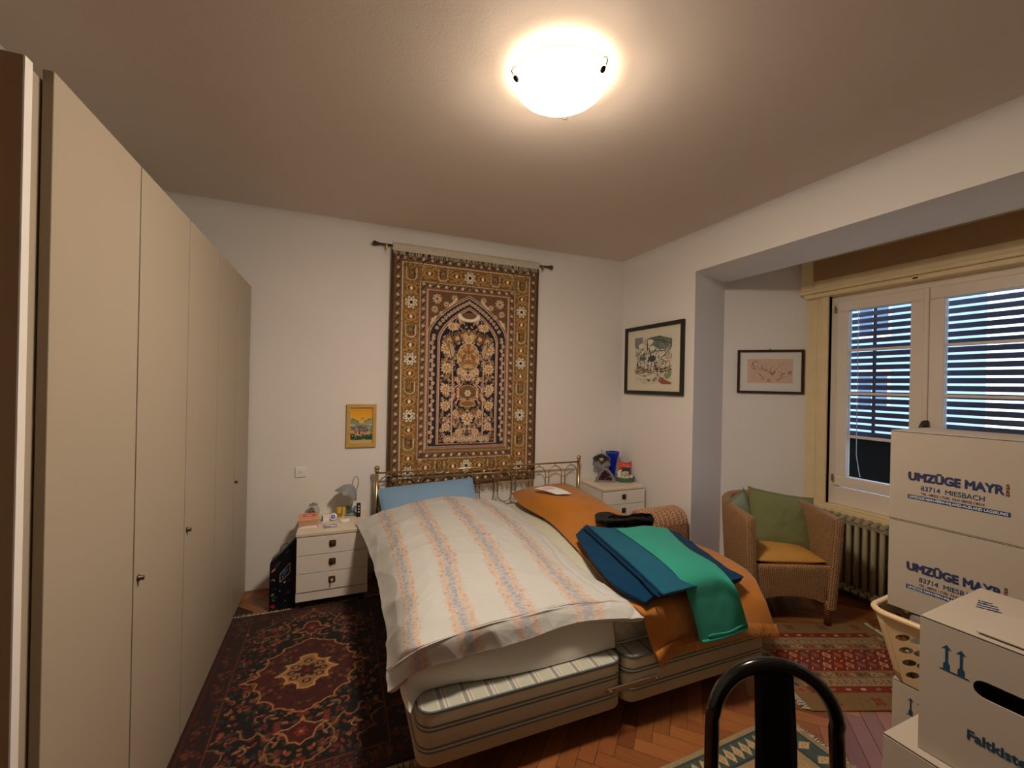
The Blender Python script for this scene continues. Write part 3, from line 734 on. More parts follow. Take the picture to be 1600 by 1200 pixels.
def red_kilim():
    W, H = .92, .76; cv = Cv(W, H, .004, (112, 84, 50)); g = np.random.default_rng(4)
    RED, CRM, OLV, DK = (108, 34, 18), (132, 108, 76), (96, 84, 52), (50, 34, 26)
    def band(a, b_, c): cv.rect(.0, a, W, b_, c); 
    for sy in (0, 1):
        Y = (lambda v: v) if sy == 0 else (lambda v: H-v)
        f = lambda a, b_, c, x0=0, x1=W: cv.rect(x0, min(Y(a), Y(b_)), x1, max(Y(a), Y(b_)), c)
        f(0, .12, (112, 84, 50)); f(.12, .165, RED, .09, W-.09); f(.165, .225, CRM, .09, W-.09); f(.225, .285, (116, 88, 58), .09, W-.09)
        for k in range(9):
            x = .14+.08*k; cv.ell(x, Y(.142), .016, .009, [(168, 140, 110), (110, 96, 60), (150, 120, 90)][k % 3], .3)
            cv.line([(x, Y(.175)), (x, Y(.215))], .005, DK); cv.line([(x-.015, Y(.195)), (x-.03, Y(.18))], .005, (110, 50, 36)); cv.line([(x+.02, Y(.18)), (x+.035, Y(.212))], .006, (46, 60, 62)); cv.ell(x+.04, Y(.195), .008, .008, (140, 70, 44))
            cv.flower(x, Y(.255), .022, 6, [(134, 64, 44), (84, 68, 46), (150, 118, 84)][k % 3], DK); cv.flower(x+.04, Y(.255), .016, 4, [(84, 46, 34), (140, 110, 70)][k % 2], (150, 120, 90))
        for k in range(4): 
            x = .16+.22*k; cv.flower(x, Y(.055), .03, 4, (110, 48, 34), (112, 84, 50), .7); cv.line([(x-.03, Y(.03)), (x+.03, Y(.08))], .007, (110, 48, 34))
    cv.rect(.09, .285, W-.09, H-.285, RED)
    for i in range(11):
        for j in range(2):
            x, y = .14+.066*i, .335+.09*j; c = [(150, 110, 74), (90, 74, 50), (140, 70, 34), (84, 80, 76), (160, 128, 96)][(i*3+j*2) % 5]
            cv.poly([(x-.028, y), (x, y+.034), (x+.028, y), (x, y-.034)], c, (70, 26, 20), .004); cv.ell(x, y, .009, .012, (150, 60, 34)); cv.line([(x-.03, y+.03), (x-.012, y+.04)], .006, (170, 140, 104)); cv.line([(x+.02, y-.04), (x+.035, y-.02)], .005, (170, 140, 104))
    for x0 in (.05, W-.05):
        cv.rect(x0-.02, .12, x0+.02, H-.12, (120, 96, 64))
        for k in range(13): cv.poly([(x0-.018, .14+.04*k), (x0, .158+.04*k), (x0+.018, .14+.04*k), (x0, .122+.04*k)], [(128, 50, 30), (66, 60, 46), (150, 118, 80)][k % 3])
    return cv
th_ = -math.radians(20.5)
c0 = Vector((2.15, 1.34)); ux = Vector((math.cos(th_), math.sin(th_))); uy = Vector((-math.sin(th_), math.cos(th_)))
cc = c0+ux*.46+uy*.38
flat_rug('red_kilim', 'red and cream striped kilim in front of the wicker armchair', red_kilim(), (cc.x, cc.y, 0), th_, M_kilim, (205, 172, 146), 3, th=.005, frc=alb(160, 138, 108, LOWREF), axis='x', frl=.05)
def blue_kilim():
    W, H = 1.25, .95; cv = Cv(W, H, .004, (150, 122, 88)); g = np.random.default_rng(2)
    BG = (60, 70, 66)
    cv.frame(0, .022, (134, 116, 84)); cv.frame(.022, .032, (44, 54, 56)); cv.frame(.032, .112, BG); cv.frame(.112, .124, (44, 54, 56)); cv.frame(.124, .15, (140, 116, 84))
    def dia(x, y, v): 
        a, b_ = (.021, .037) if v == 0 else (.037, .021)
        cv.poly([(x-a, y), (x, y+b_), (x+a, y), (x, y-b_)], (168, 146, 108), None); cv.poly([(x-a*.45, y), (x, y+b_*.5), (x+a*.45, y), (x, y-b_*.5)], (150, 96, 64), None); cv.ell(x, y, .005, .008, (170, 146, 110))
    for k in range(int(W/.046)): dia(.05+.046*k, H-.072, 0); dia(.05+.046*k, .072, 0)
    for k in range(int((H-.2)/.08)): dia(.072, .15+.08*k, 1); dia(W-.072, .15+.08*k, 1)
    for i in range(12):
        for j in range(9):
            x, y = .2+.078*i, .2+.07*j; c = [(104, 66, 44), (56, 62, 60), (140, 80, 46), (94, 84, 60)][(i+2*j) % 4]
            cv.flower(x, y, .022, 4, c, (150, 122, 88), .78*(j % 2)); 
            if (i*j) % 5 == 0: cv.ell(x+.03, y, .03, .012, (140, 84, 42), .3)
    return cv
flat_rug('blue_bordered_kilim', 'beige kilim with blue-grey diamond border under the black chair', blue_kilim(), (1.99-.625, 1.365-.475, 0), .03, M_kilim, (205, 172, 146), 5, th=.005, frc=alb(150, 126, 96, LOWREF), axis='x', frl=.03)
# ------------------------------------------------------------------ bed: two sprung bases, two mattresses, brass headboard
# control nets (metres, rows run from the head of the bed to its foot)
G = {
 'duvet': [[[0.135,3.219,0.55],[0.329,3.198,0.62],[0.549,3.203,0.66],[0.789,3.257,0.68],[0.993,3.192,0.66],[1.262,3.219,0.6]],[[0.191,2.834,0.5],[0.34,2.72,0.61],[0.555,2.743,0.64],[0.795,2.813,0.65],[1.074,2.901,0.62],[1.316,2.881,0.56]],[[0.217,2.425,0.47],[0.335,2.259,0.59],[0.555,2.308,0.62],[0.805,2.394,0.62],[1.084,2.465,0.59],[1.297,2.392,0.545]],[[0.216,2.057,0.45],[0.309,1.879,0.58],[0.499,1.898,0.61],[0.752,1.968,0.61],[1.035,2.061,0.58],[1.266,2.006,0.545]],[[0.206,1.84,0.43],[0.28,1.657,0.56],[0.489,1.679,0.58],[0.74,1.716,0.58],[1.014,1.747,0.57],[1.291,1.704,0.55]],[[0.195,1.727,0.405],[0.29,1.599,0.545],[0.489,1.62,0.56],[0.735,1.653,0.56],[1.026,1.679,0.55],[1.337,1.617,0.54]],[[0.192,1.661,0.38],[0.304,1.6,0.46],[0.508,1.615,0.468],[0.746,1.62,0.479],[1.014,1.63,0.499],[1.305,1.547,0.51]]],
 'blanket': [[[1.451,3.518,0.58],[1.537,3.405,0.64],[1.754,3.462,0.64],[2.016,3.576,0.62],[2.088,3.403,0.6]],[[1.426,3.215,0.55],[1.524,3.061,0.66],[1.659,2.938,0.68],[1.904,3.002,0.66],[2.041,2.926,0.6]],[[1.483,2.83,0.53],[1.569,2.725,0.6],[1.71,2.69,0.62],[1.87,2.637,0.62],[2.035,2.48,0.58]],[[1.413,2.326,0.53],[1.544,2.31,0.56],[1.736,2.337,0.57],[1.92,2.274,0.57],[2.185,2.263,0.53]],[[1.305,1.784,0.53],[1.405,1.776,0.55],[1.653,1.847,0.55],[1.922,1.887,0.55],[2.273,1.997,0.5]],[[1.298,1.561,0.53],[1.416,1.578,0.53],[1.626,1.633,0.53],[1.897,1.684,0.53],[2.204,1.728,0.5]],[[1.343,1.568,0.43],[1.454,1.555,0.43],[1.656,1.599,0.43],[1.903,1.606,0.43],[2.123,1.575,0.44]],[[1.383,1.547,0.31],[1.504,1.564,0.33],[1.66,1.56,0.34],[1.917,1.54,0.34],[2.139,1.52,0.3]]],
 'blue': [[[1.424,2.354,0.6],[1.54,2.42,0.62],[1.604,2.366,0.63],[1.772,2.252,0.64],[1.995,2.238,0.62],[2.163,2.229,0.57]],[[1.304,1.977,0.6],[1.425,2.003,0.62],[1.567,2.047,0.63],[1.693,1.976,0.64],[1.88,1.946,0.62],[2.069,1.933,0.57]],[[1.265,1.721,0.59],[1.364,1.726,0.61],[1.474,1.74,0.62],[1.612,1.732,0.62],[1.821,1.743,0.61],[2.004,1.717,0.57]],[[1.315,1.557,0.57],[1.422,1.574,0.6],[1.455,1.54,0.61],[1.577,1.565,0.6],[1.734,1.576,0.57],[2.013,1.612,0.56]]],
 'bluetop': [[[1.524,2.372,0.645],[1.614,2.274,0.65],[1.812,2.207,0.65]],[[1.461,2.042,0.645],[1.573,1.996,0.655],[1.728,1.935,0.65]],[[1.412,1.753,0.64],[1.499,1.722,0.65],[1.64,1.672,0.64]],[[1.392,1.524,0.61],[1.462,1.515,0.62],[1.621,1.549,0.6]]],
 'green': [[[1.636,2.223,0.66],[1.721,2.187,0.67],[1.835,2.174,0.67],[1.953,2.127,0.66]],[[1.608,2.001,0.66],[1.672,1.936,0.675],[1.753,1.887,0.675],[1.83,1.831,0.66]],[[1.567,1.743,0.655],[1.625,1.701,0.67],[1.736,1.671,0.67],[1.806,1.613,0.65]],[[1.55,1.579,0.62],[1.633,1.561,0.63],[1.734,1.547,0.63],[1.786,1.488,0.61]],[[1.575,1.541,0.52],[1.666,1.531,0.53],[1.767,1.521,0.53],[1.819,1.471,0.52]],[[1.624,1.529,0.34],[1.675,1.509,0.35],[1.778,1.497,0.36],[1.91,1.499,0.37]]],
 'black': [[[1.743,2.631,0.62],[1.763,2.565,0.66],[1.824,2.497,0.66],[2.011,2.453,0.65],[2.053,2.355,0.63]],[[1.641,2.46,0.64],[1.626,2.327,0.69],[1.698,2.289,0.69],[1.858,2.297,0.68],[2.015,2.305,0.64]],[[1.641,2.399,0.62],[1.639,2.31,0.64],[1.707,2.3,0.64],[1.862,2.301,0.64],[2.04,2.334,0.62]]],
 'bluepillow': [[[0.298,3.46,0.559],[0.34,3.47,0.653],[0.554,3.48,0.685],[0.815,3.48,0.681],[1.04,3.48,0.692]],[[0.28,3.35,0.553],[0.365,3.33,0.613],[0.58,3.33,0.654],[0.781,3.33,0.668],[1.008,3.35,0.666]]],
 'paper': [[[1.334,2.963,0.69],[1.431,2.951,0.695],[1.525,2.941,0.695]],[[1.393,2.838,0.66],[1.448,2.801,0.67],[1.53,2.774,0.67]]],
 'greencush': [[[3.066,2.25,0.734],[3.186,2.15,0.726],[3.366,2.05,0.694]],[[2.982,2.2,0.568],[3.083,2.1,0.565],[3.247,2.0,0.532]],[[2.878,2.12,0.452],[2.985,2.03,0.43],[3.101,1.95,0.422]]],
}

M_gold = mat('aged_brass_tube', (.50, .36, .20), .25, 1, var=.1, vs=30)
def base_side():
    m = mat('base_cover', (.40, .335, .235), .85, var=.06, vs=8, bs=.25, bsc=260, bd=.001); return m
M_bside = base_side()
M_band = mat('base_dark_band', alb(62, 62, 56, LOWREF), .8); M_band2 = mat('base_light_band', (.42, .38, .29), .8)
def ticking():
    m = bpy.data.materials.new('striped_ticking'); m.use_nodes = True; n = N(m); x = n.xyz(n.obj())[0]
    f = n.math('FRACT', n.math('DIVIDE', n.math('ADD', x, 10.0), .098))
    pale, grn, blu = (.60, .55, .46), (.45, .47, .395), (.23, .245, .255)
    c = n.ramp(f, [(0, grn), (.42, pale), (.50, blu), (.66, pale), (.76, blu), (.80, pale), (.88, grn)], 'CONSTANT')
    y = n.noise(320, 2, n.obj()); c2 = n.mix(n.math('MULTIPLY', y, .25), c, (.3, .34, .3))
    n.link(c2, n.b.inputs['Base Color']); n.b.inputs['Roughness'].default_value = .85; n.bump(y, .3, .001); return m
M_tick = ticking()
def rounded_slab(x0, x1, y0, y1, z0, z1, r, cr, n=6):
    "box with rounded vertical corners (cr) and soft horizontal edges (r)"
    P = []
    prof = [(0, 0)]+[(r*(1-math.cos(a)), 0) for a in []]
    rows = [(r, z0)]+[(r*(1-math.sin(PI/2*k/4)), z0+r*(1-math.cos(PI/2*k/4))) for k in range(1, 5)]+[(r*(1-math.cos(PI/2*k/4)), z1-r*(1-math.sin(PI/2*k/4))) for k in range(0, 5)]
    for ins, z in rows:
        c = max(cr-ins, .004); P.append([(x, y, z) for x, y in rrect(x0+ins, y0+ins, x1-ins, y1-ins, c, n)])
    b = MB(); k = len(P[0]); vs = [p for r_ in P for p in r_]; fs = []
    for i in range(len(P)-1):
        for j in range(k): fs.append((i*k+j, i*k+(j+1) % k, (i+1)*k+(j+1) % k, (i+1)*k+j))
    b.add(vs, fs, True); b.add(P[0], [tuple(range(k))[::-1]]); b.add(P[-1], [tuple(range(k))]); return b
bed = thing('bed', 'double bed of two striped sprung bases with an arched brass headboard', 'bed', (1.22, 2.5, 0))
def bed_base(x0, x1, lab=None):
    o = rounded_slab(x0, x1, 1.565, 3.49, .115, .322, .012, .06).build('sprung_base', M_bside, bed, True)
    t = rounded_slab(x0+.006, x1-.006, 1.571, 3.484, .3195, .3245, .002, .055).build('striped_top', M_tick, None); t.data.transform(wm(bed).inverted()); t.parent = o
    b = MB()
    for z, r in ((.321, .0045), (.318, .0)):
        if r: b.tube([(x, y, z) for x, y in rrect(x0+.003, 1.568, x1-.003, 3.487, .058, 6)], r, 6, True)
    q = b.build('piping', M_band, None); q.data.transform(wm(bed).inverted()); q.parent = o
    for z in (.262, .182):
        for dz, w_, m_ in ((.0075, .0038, M_band), (-.0075, .0038, M_band), (0, .0036, M_band2)):
            P = [[(x, y, z+dz+k) for x, y in (lambda L: L+L[:1])(rrect(x0-.0015, 1.5635, x1+.0015, 3.4915, .0615, 6))] for k in (-w_, w_)]
            b = MB(); b.grid(P); q = b.build('side_band', m_, None); q.data.transform(wm(bed).inverted()); q.parent = o
    return o
bed_base(.300, 1.214); bed_base(1.224, 2.135)
b = MB(); b.box(1.12, 1.40, 1.553, 1.561, .198, .222, .002); b.cyl((1.135, 1.556, .21), (1.135, 1.548, .21), .006); b.cyl((1.385, 1.556, .21), (1.385, 1.548, .21), .006); b.build('metal_connector', mat('plated_steel', (.30, .20, .14), .4, .6), bed, True)
M_leg = mat('dark_bed_leg', (.05, .035, .025), .5)
for x in (.42, 1.09, 1.35, 2.01):
    for y in (1.80, 3.35):
        b = MB(); b.lathe([(.022, 0), (.026, .012), (.03, .118)], 16, M=T(x, y, 0)); b.build('leg', M_leg, bed, True)
# headboard
YH = 3.505
for x in (.300, 2.140):
    b = MB(); b.cyl((x, YH, 0), (x, YH, .845), .0135, 16); b.lathe([(.0005, 0), (.017, .003), (.017, .012), (.0135, .016)], 16, M=T(x, YH, .835)); b.ball((x, YH, .866), .021, 16); b.build('headboard_post', M_gold, bed, True)
b = MB(); b.cyl((.300, YH, .826), (2.140, YH, .826), .0075, 12); b.build('headboard_rail', M_gold, bed, True)
b = MB(); b.cyl((.300, YH, .486), (2.140, YH, .486), .0075, 12); b.build('headboard_rail', M_gold, bed, True)
nO = 11; pitch = (2.140-.300)/nO
bo = MB(); hw = .066; bo.tube([(hw*math.cos(a)*1.0, 0, (.072 if math.sin(a) > 0 else -.072)+.072*math.sin(a)) for a in [2*PI*(k+.5)/28 for k in range(28)]], .0042, 8, True)
bo.cyl((0, 0, .144), (0, 0, .166), .004, 8); bo.cyl((0, 0, -.144), (0, 0, -.166), .004, 8)
me_o = bo.mesh('arch_ring'); me_o.materials.append(M_gold)
for i in range(nO):
    o = bpy.data.objects.new('arch_ring', me_o); COL.objects.link(o); o.parent = bed; o.location = (.300+pitch*(i+.5)-1.22, YH-2.5, .656)
b = MB()
for i in range(nO+1):
    x = .300+pitch*i
    for z in (.70, .61): b.cyl((max(.3, x-.019), YH, z), (min(2.14, x+.019), YH, z), .0035, 8)
b.build('ring_link', M_gold, bed, True)

# left mattress in a white fitted sheet, right mattress with quilted cream cover
M_sheet = mat('white_sheet', alb(164, 142, 122), .85, var=.02, vs=3, bs=.1, bsc=500)
mt = rounded_slab(.305, 1.213, 1.695, 3.47, .327, .50, .02, .05).build('mattress', M_sheet, None); tag(mt, 'left-hand mattress fitted with a plain white sheet', 'mattress')
K = [[[.262, 2.1, .48], [.285, 1.72, .49], [.32, 1.675, .49], [.75, 1.672, .492], [1.15, 1.680, .492], [1.226, 1.69, .488], [1.232, 1.80, .485]],
     [[.258, 2.1, .42], [.272, 1.70, .43], [.32, 1.655, .43], [.75, 1.652, .42], [1.15, 1.662, .42], [1.231, 1.672, .42], [1.234, 1.80, .42]],
     [[.255, 2.1, .37], [.262, 1.66, .37], [.33, 1.668, .375], [.75, 1.640, .365], [1.15, 1.650, .365], [1.233, 1.662, .365], [1.235, 1.80, .37]],
     [[.25, 2.1, .335], [.262, 1.605, .329], [.36, 1.680, .330], [.75, 1.640, .329], [1.15, 1.645, .331], [1.234, 1.660, .332], [1.236, 1.80, .335]]]
cloth('sheet_hem', K, (30, 120), .003, M_sheet, mt, .006, 5, 31)
def quilt():
    m = mat('quilted_cream', alb(150, 132, 106), .8, var=.03); n = N(m); x, y, z = n.xyz(n.obj())
    a = n.math('ADD', x, n.math('ADD', y, z)); b_ = n.math('SUBTRACT', x, n.math('ADD', y, z))
    f = n.math('MULTIPLY', n.math('ABSOLUTE', n.math('SINE', n.math('MULTIPLY', a, 55.0))), n.math('ABSOLUTE', n.math('SINE', n.math('MULTIPLY', b_, 55.0))))
    n.bump(n.math('POWER', f, .35), .55, .006); return m
mt2 = rounded_slab(1.224, 2.135, 1.672, 3.475, .327, .50, .018, .05).build('mattress', quilt(), None); tag(mt2, 'right-hand mattress with quilted cream cover, mostly under the ochre blanket', 'mattress')
b = MB(); b.tube([(x, y, .331) for x, y in rrect(1.223, 1.671, 2.136, 3.476, .05, 6)], .004, 6, True); b.build('piping', mat('white_piping', alb(190, 176, 160), .7), mt2)

# blue pillow and pillow under the duvet
M_blue = mat('blue_pillowcase', (.21, .37, .58), .85, var=.04, vs=4, bs=.1, bsc=400)
def pillow(name, w, h, d, m, pinch=.6, wr=.006, seed=1, res=(46, 60), flange=0):
    u = np.linspace(-1, 1, res[1]); v = np.linspace(-1, 1, res[0]); U, V = np.meshgrid(u, v)
    prof = np.clip((1-np.abs(U)**3.2)*(1-np.abs(V)**3.2), 0, 1)**.55
    sx = 1-pinch*.13*(1-np.abs(V)**2)*0-pinch*.10*(1-V**2)*np.abs(U)**4; sy = 1-pinch*.12*(1-U**2)*np.abs(V)**4
    Pt = np.stack([U*w/2*sx, V*h/2*sy, prof*d/2], -1); Pb = Pt.copy(); Pb[..., 2] *= -1
    nn = wrinkle(Pt, wr, 4, seed)*prof; Pt[..., 2] += nn; Pb[..., 2] -= nn*.5
    me = np_mesh(name, Pt, None, Pb)
    if m: me.materials.append(m)
    return me
me = pillow('pillow', .80, .44, .13, M_blue, seed=4); o = link_mesh('pillow', me); o.matrix_world = T(.700, 3.335, .605) @ Ry(-.05) @ Rx(.55) ; o.location = o.matrix_world.translation; tag(o, 'blue pillow leaning against the headboard behind the duvet', 'pillow')

# duvet with printed floral stripes
def duvet_canvas():
    W, H = 1.36, 1.72; cv = Cv(W, H, .0046, (198, 174, 156)); g = np.random.default_rng(8)
    COR, COR2, LAV, LAV2, GRN = (196, 128, 98), (204, 150, 116), (156, 136, 130), (170, 150, 142), (176, 158, 128)
    for c in (.265, .555, .845, 1.135):
        y = 0
        while y < H:
            for q in (-.036, .036): cv.ell(c+q+g.uniform(-.006, .006), y, g.uniform(.014, .022), .010, (202, 166, 142))
            cv.ell(c+g.uniform(-.004, .004), y, .020, .010, (186, 162, 148)); y += .008
        for _ in range(2900):
            d = g.normal()*.034; d = max(-.064, min(.064, d)); y = g.uniform(0, H); x = c+d+.006*math.sin(y*30)
            if abs(d) < .024: k = [LAV, LAV2, LAV, (188, 160, 146)][g.integers(4)]
            else: k = [COR, COR2, COR2, GRN, (206, 168, 142)][g.integers(5)]
            a = g.uniform(0, PI); r = g.uniform(.004, .0085); k = tuple(v*.72+q*.28 for v, q in zip(k, (198, 174, 156)))
            cv.ell(x, y, r, r*.45, k, a)
        y = .02
        while y < H:
            for s in (-1, 1):
                x = c+s*g.uniform(.030, .056); cv.flower(x, y+g.uniform(-.01, .01), g.uniform(.008, .012), 5, [COR, COR2][g.integers(2)], (224, 176, 140), g.uniform(0, 3))
            cv.flower(c+g.uniform(-.018, .018), y+.016, .011, 5, LAV, (196, 172, 160), g.uniform(0, 3)); y += .030
    cv.c = cv.c[::-1]; return cv
cv = duvet_canvas(); H_, W_ = cv.c.shape[:2]
r = np.linspace(0, 1, H_)[:, None]; c = np.linspace(0, 1, W_)[None]
seam = -.006*(.55+.45*np.sin(c*23+2))*np.exp(-((r-(.805+.012*np.sin(c*11)+.02*(c-.5)**2))/.004)**2)+.007*np.exp(-((r-(.823+.012*np.sin(c*11)))/.012)**2)*np.abs(np.sin(c*16))
cre = -.006*np.exp(-((c-.955-.02*np.sin(r*9))/.01)**2)*(r > .3)
M_duvet = vmat('printed_cotton', .85, .12, 500, .001)
duv = thing('duvet', 'rumpled white duvet printed with four coral and lavender floral stripes', 'duvet', (.8, 2.5, .5))
Pd = cloth('cover', G['duvet'], (H_, W_), .055, M_duvet, None, .016, 2.4, 12, cv.lin((238, 206, 184), noise=.015), True, seam+cre, aniso=(.7, 1))
Pd.data.transform(wm(duv).inverted()); Pd.parent = duv
K = np.array(G['duvet']); bt = surf(K, 200, 200)
def on(r_, c_, dz=.01): p = bt[int(r_*199), int(c_*199)]; return Vector((p[0], p[1], p[2]+dz))
# ochre blanket with fringed foot end
M_och = mat('ochre_wool', (.46, .165, .012), .95, var=.10, vs=7, bs=.35, bsc=420, bd=.0015, sheen=.25)
M_och2 = mat('ochre_fringe', (.60, .25, .05), .9, var=.35, vs=60)
bl = cloth('ochre_blanket', G['blanket'], (150, 100), .010, M_och, None, .009, 2.6, 5)
tag(bl, 'ochre wool blanket with fringed end over the right half of the bed', 'blanket')
Kb = surf(G['blanket'], 150, 100)
b = MB()
for i in range(190):
    s = i/189; p = Vector(Kb[-1][int(s*99)]); l_ = rnd.uniform(.05, .075)
    p2 = Vector(Kb[-4][int(s*99)]); d = (p-p2); d = d.normalized() if d.length > 1e-5 else Vector((0, 0, -1))
    q = p+Vector((rnd.uniform(-.008, .008), -.004+rnd.uniform(-.004, .002), -.02)); q = p+d*.012+Vector((0, -.006, 0)); e = p+d*l_*.7+Vector((rnd.uniform(-.010, .010), -.006, -l_*.1))
    b.tube([p-d*.03+Vector((0, -.008, 0)), q, e], .0026, 4, r2=.0012)
f_ = b.build('fringe', M_och2, bl); f_['kind'] = 'stuff'
# petrol blanket in two folds, teal throw, black garment
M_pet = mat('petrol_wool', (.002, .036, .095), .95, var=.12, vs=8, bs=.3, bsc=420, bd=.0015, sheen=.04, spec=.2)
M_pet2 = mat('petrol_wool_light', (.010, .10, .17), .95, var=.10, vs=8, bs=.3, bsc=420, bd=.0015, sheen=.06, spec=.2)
bb = cloth('petrol_blanket', G['blue'], (80, 80), .045, M_pet, None, .007, 3, 7, puff=True); tag(bb, 'folded petrol blue blanket lying under the green throw', 'blanket')
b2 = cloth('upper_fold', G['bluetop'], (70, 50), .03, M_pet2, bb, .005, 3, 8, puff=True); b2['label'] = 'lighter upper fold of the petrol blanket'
K = np.array(G['bluetop'])
e1 = surf(K, 60, 10)[:, 0]; b = MB(); b.tube([Vector(p)+Vector((-.012, -.004, .0)) for p in e1], .006, 6); b.tube([Vector(p)+Vector((-.030, -.008, -.006)) for p in e1], .006, 6); q = b.build('rolled_hem', M_pet, bb)
M_teal = mat('teal_wool', (.032, .30, .23), .95, var=.10, vs=5, bs=.3, bsc=420, bd=.0015, sheen=.08, spec=.2)
gt = cloth('teal_throw', G['green'], (110, 60), .022, M_teal, None, .005, 2.2, 9, puff=True); tag(gt, 'sea green throw folded lengthwise and hanging over the bed foot', 'throw')
e1 = surf(G['green'], 60, 60)[-1]; b = MB(); b.tube([Vector(p)+Vector((0, -.004, .022+.004*math.sin(i*.2))) for i, p in enumerate(e1[14:58])], .0045, 6); b.tube([Vector(p)+Vector((0, -.003, .002)) for i, p in enumerate(e1[3:58])], .007, 8); b.build('hem', M_teal, gt)
M_blk = mat('black_knit', (.010, .008, .009), .95, var=.3, vs=20, bs=.4, bsc=300, bd=.002)
bg = cloth('black_garment', G['black'], (50, 80), .05, M_blk, None, .026, 5, 14, puff=True); tag(bg, 'crumpled black garment above the folded petrol blanket', 'garment')
# leaflet on the blanket
lc = Cv(.16, .15, .004, (196, 172, 156)); lc.rect(.015, .03, .12, .13, (190, 128, 108)); lc.rect(.03, .03, .14, .075, (168, 158, 140)); lc.line([(.02, .12), (.1, .10)], .008, (208, 168, 148)); lc.ell(.08, .09, .03, .015, (176, 104, 86)); lc.c = lc.c[::-1]
pap = [[[1.512,3.165,.697],[1.585,3.172,.704],[1.665,3.175,.705]],[[1.545,3.06,.705],[1.62,3.06,.708],[1.70,3.06,.708]],[[1.61,2.955,.692],[1.66,2.94,.695],[1.735,2.935,.694]]]
o = cloth('leaflet', pap, (lc.c.shape[0], lc.c.shape[1]), .0008, vmat('leaflet_print', .5), None, .001, 4, 2, lc.lin((168, 146, 128), noise=0)); tag(o, 'small printed leaflet lying on the ochre blanket', 'paper')
# ------------------------------------------------------------------ nightstands
M_ns = mat('white_melamine', (.82, .79, .74), .45, var=.03, vs=5)
M_nst = mat('nightstand_top', (.74, .66, .54), .4, var=.04)
M_edge = mat('brown_edge', (.30, .18, .09), .6)
M_esc = mat('brass_escutcheon', (.16, .10, .05), .45, .7, var=.3, vs=60)
def nightstand(loc, w, d, h, nd, lab, dark):
    t = thing('nightstand', lab, 'nightstand', loc)
    z0 = .065
    b = MB(); b.box(-w/2, w/2, -d+.018, 0, z0, h-.022); b.build('body', M_ns, t)
    b = MB(); b.box(-w/2-.004, w/2+.004, -d-.002, 0, h-.022, h, .002); b.build('top', M_nst, t)
    b = MB(); b.box(-w/2, w/2, -d+.006, -d+.0175, z0, z0+.058, .001); b.build('plinth', M_ns, t)
    for sx in (-1, 1):
        for sy in (-d+.05, -.04):
            b = MB(); b.cyl((sx*(w/2-.04), sy, 0), (sx*(w/2-.04), sy, z0), .016, 12); b.build('foot', M_dark, t)
    dh = (h-.026-z0-.062)/nd
    for i in range(nd):
        a = h-.026-dh*(i+1); b = MB(); b.box(-w/2+.002, w/2-.002, -d, -d+.0175, a+.002, a+dh-.002, .001); dr = b.build('drawer', M_ns, t)
        zc = a+dh/2+.004; xc = -.005
        b = MB(); o_ = [(x, 0, z) for x, z in rrect(-.022, -.022, .022, .022, .008, 4)]
        vs = [(x+xc, -d-.003, z+zc) for x, _, z in o_]+[(x+xc, -d-.0002, z+zc) for x, _, z in o_]; k = len(o_)
        b.add(vs, [tuple(range(k))]+[(j, (j+1) % k, k+(j+1) % k, k+j) for j in range(k)]); b.lathe([(.0105, 0), (.0125, .002), (.0145, .004), (.014, .006), (.011, .0065)], 18, M=T(xc, -d-.003, zc) @ Rx(PI/2))
        b.build('escutcheon', M_esc if not dark else M_bronze, dr)
        b = MB(); b.lathe([(.0005, .003), (.006, .003), (.0085, .008), (.0085, .015), (.005, .018), (.0005, .0185)], 16, M=T(xc, -d-.003, zc) @ Rx(PI/2))
        if i == 2 and not dark: b.box(xc-.003, xc+.003, -d-.03, -d-.02, zc-.012, zc+.002, .001)
        b.build('knob', M_bronze if dark or i < 2 else mat('bright_knob', (.7, .62, .5), .3, .6), dr)
    b = MB(); b.box(-w/2, w/2, -d+.0172, -d+.0185, z0, h-.022); b.build('drawer_gap', M_edge, t)
    return t
nightstand((-.005, 3.6, 0), .455, .448, .522, 3, 'white three-drawer nightstand left of the bed', False)
nightstand((2.41, 3.6, 0), .455, .446, .642, 4, 'taller white nightstand in the corner right of the bed, with dark square knobs', True)

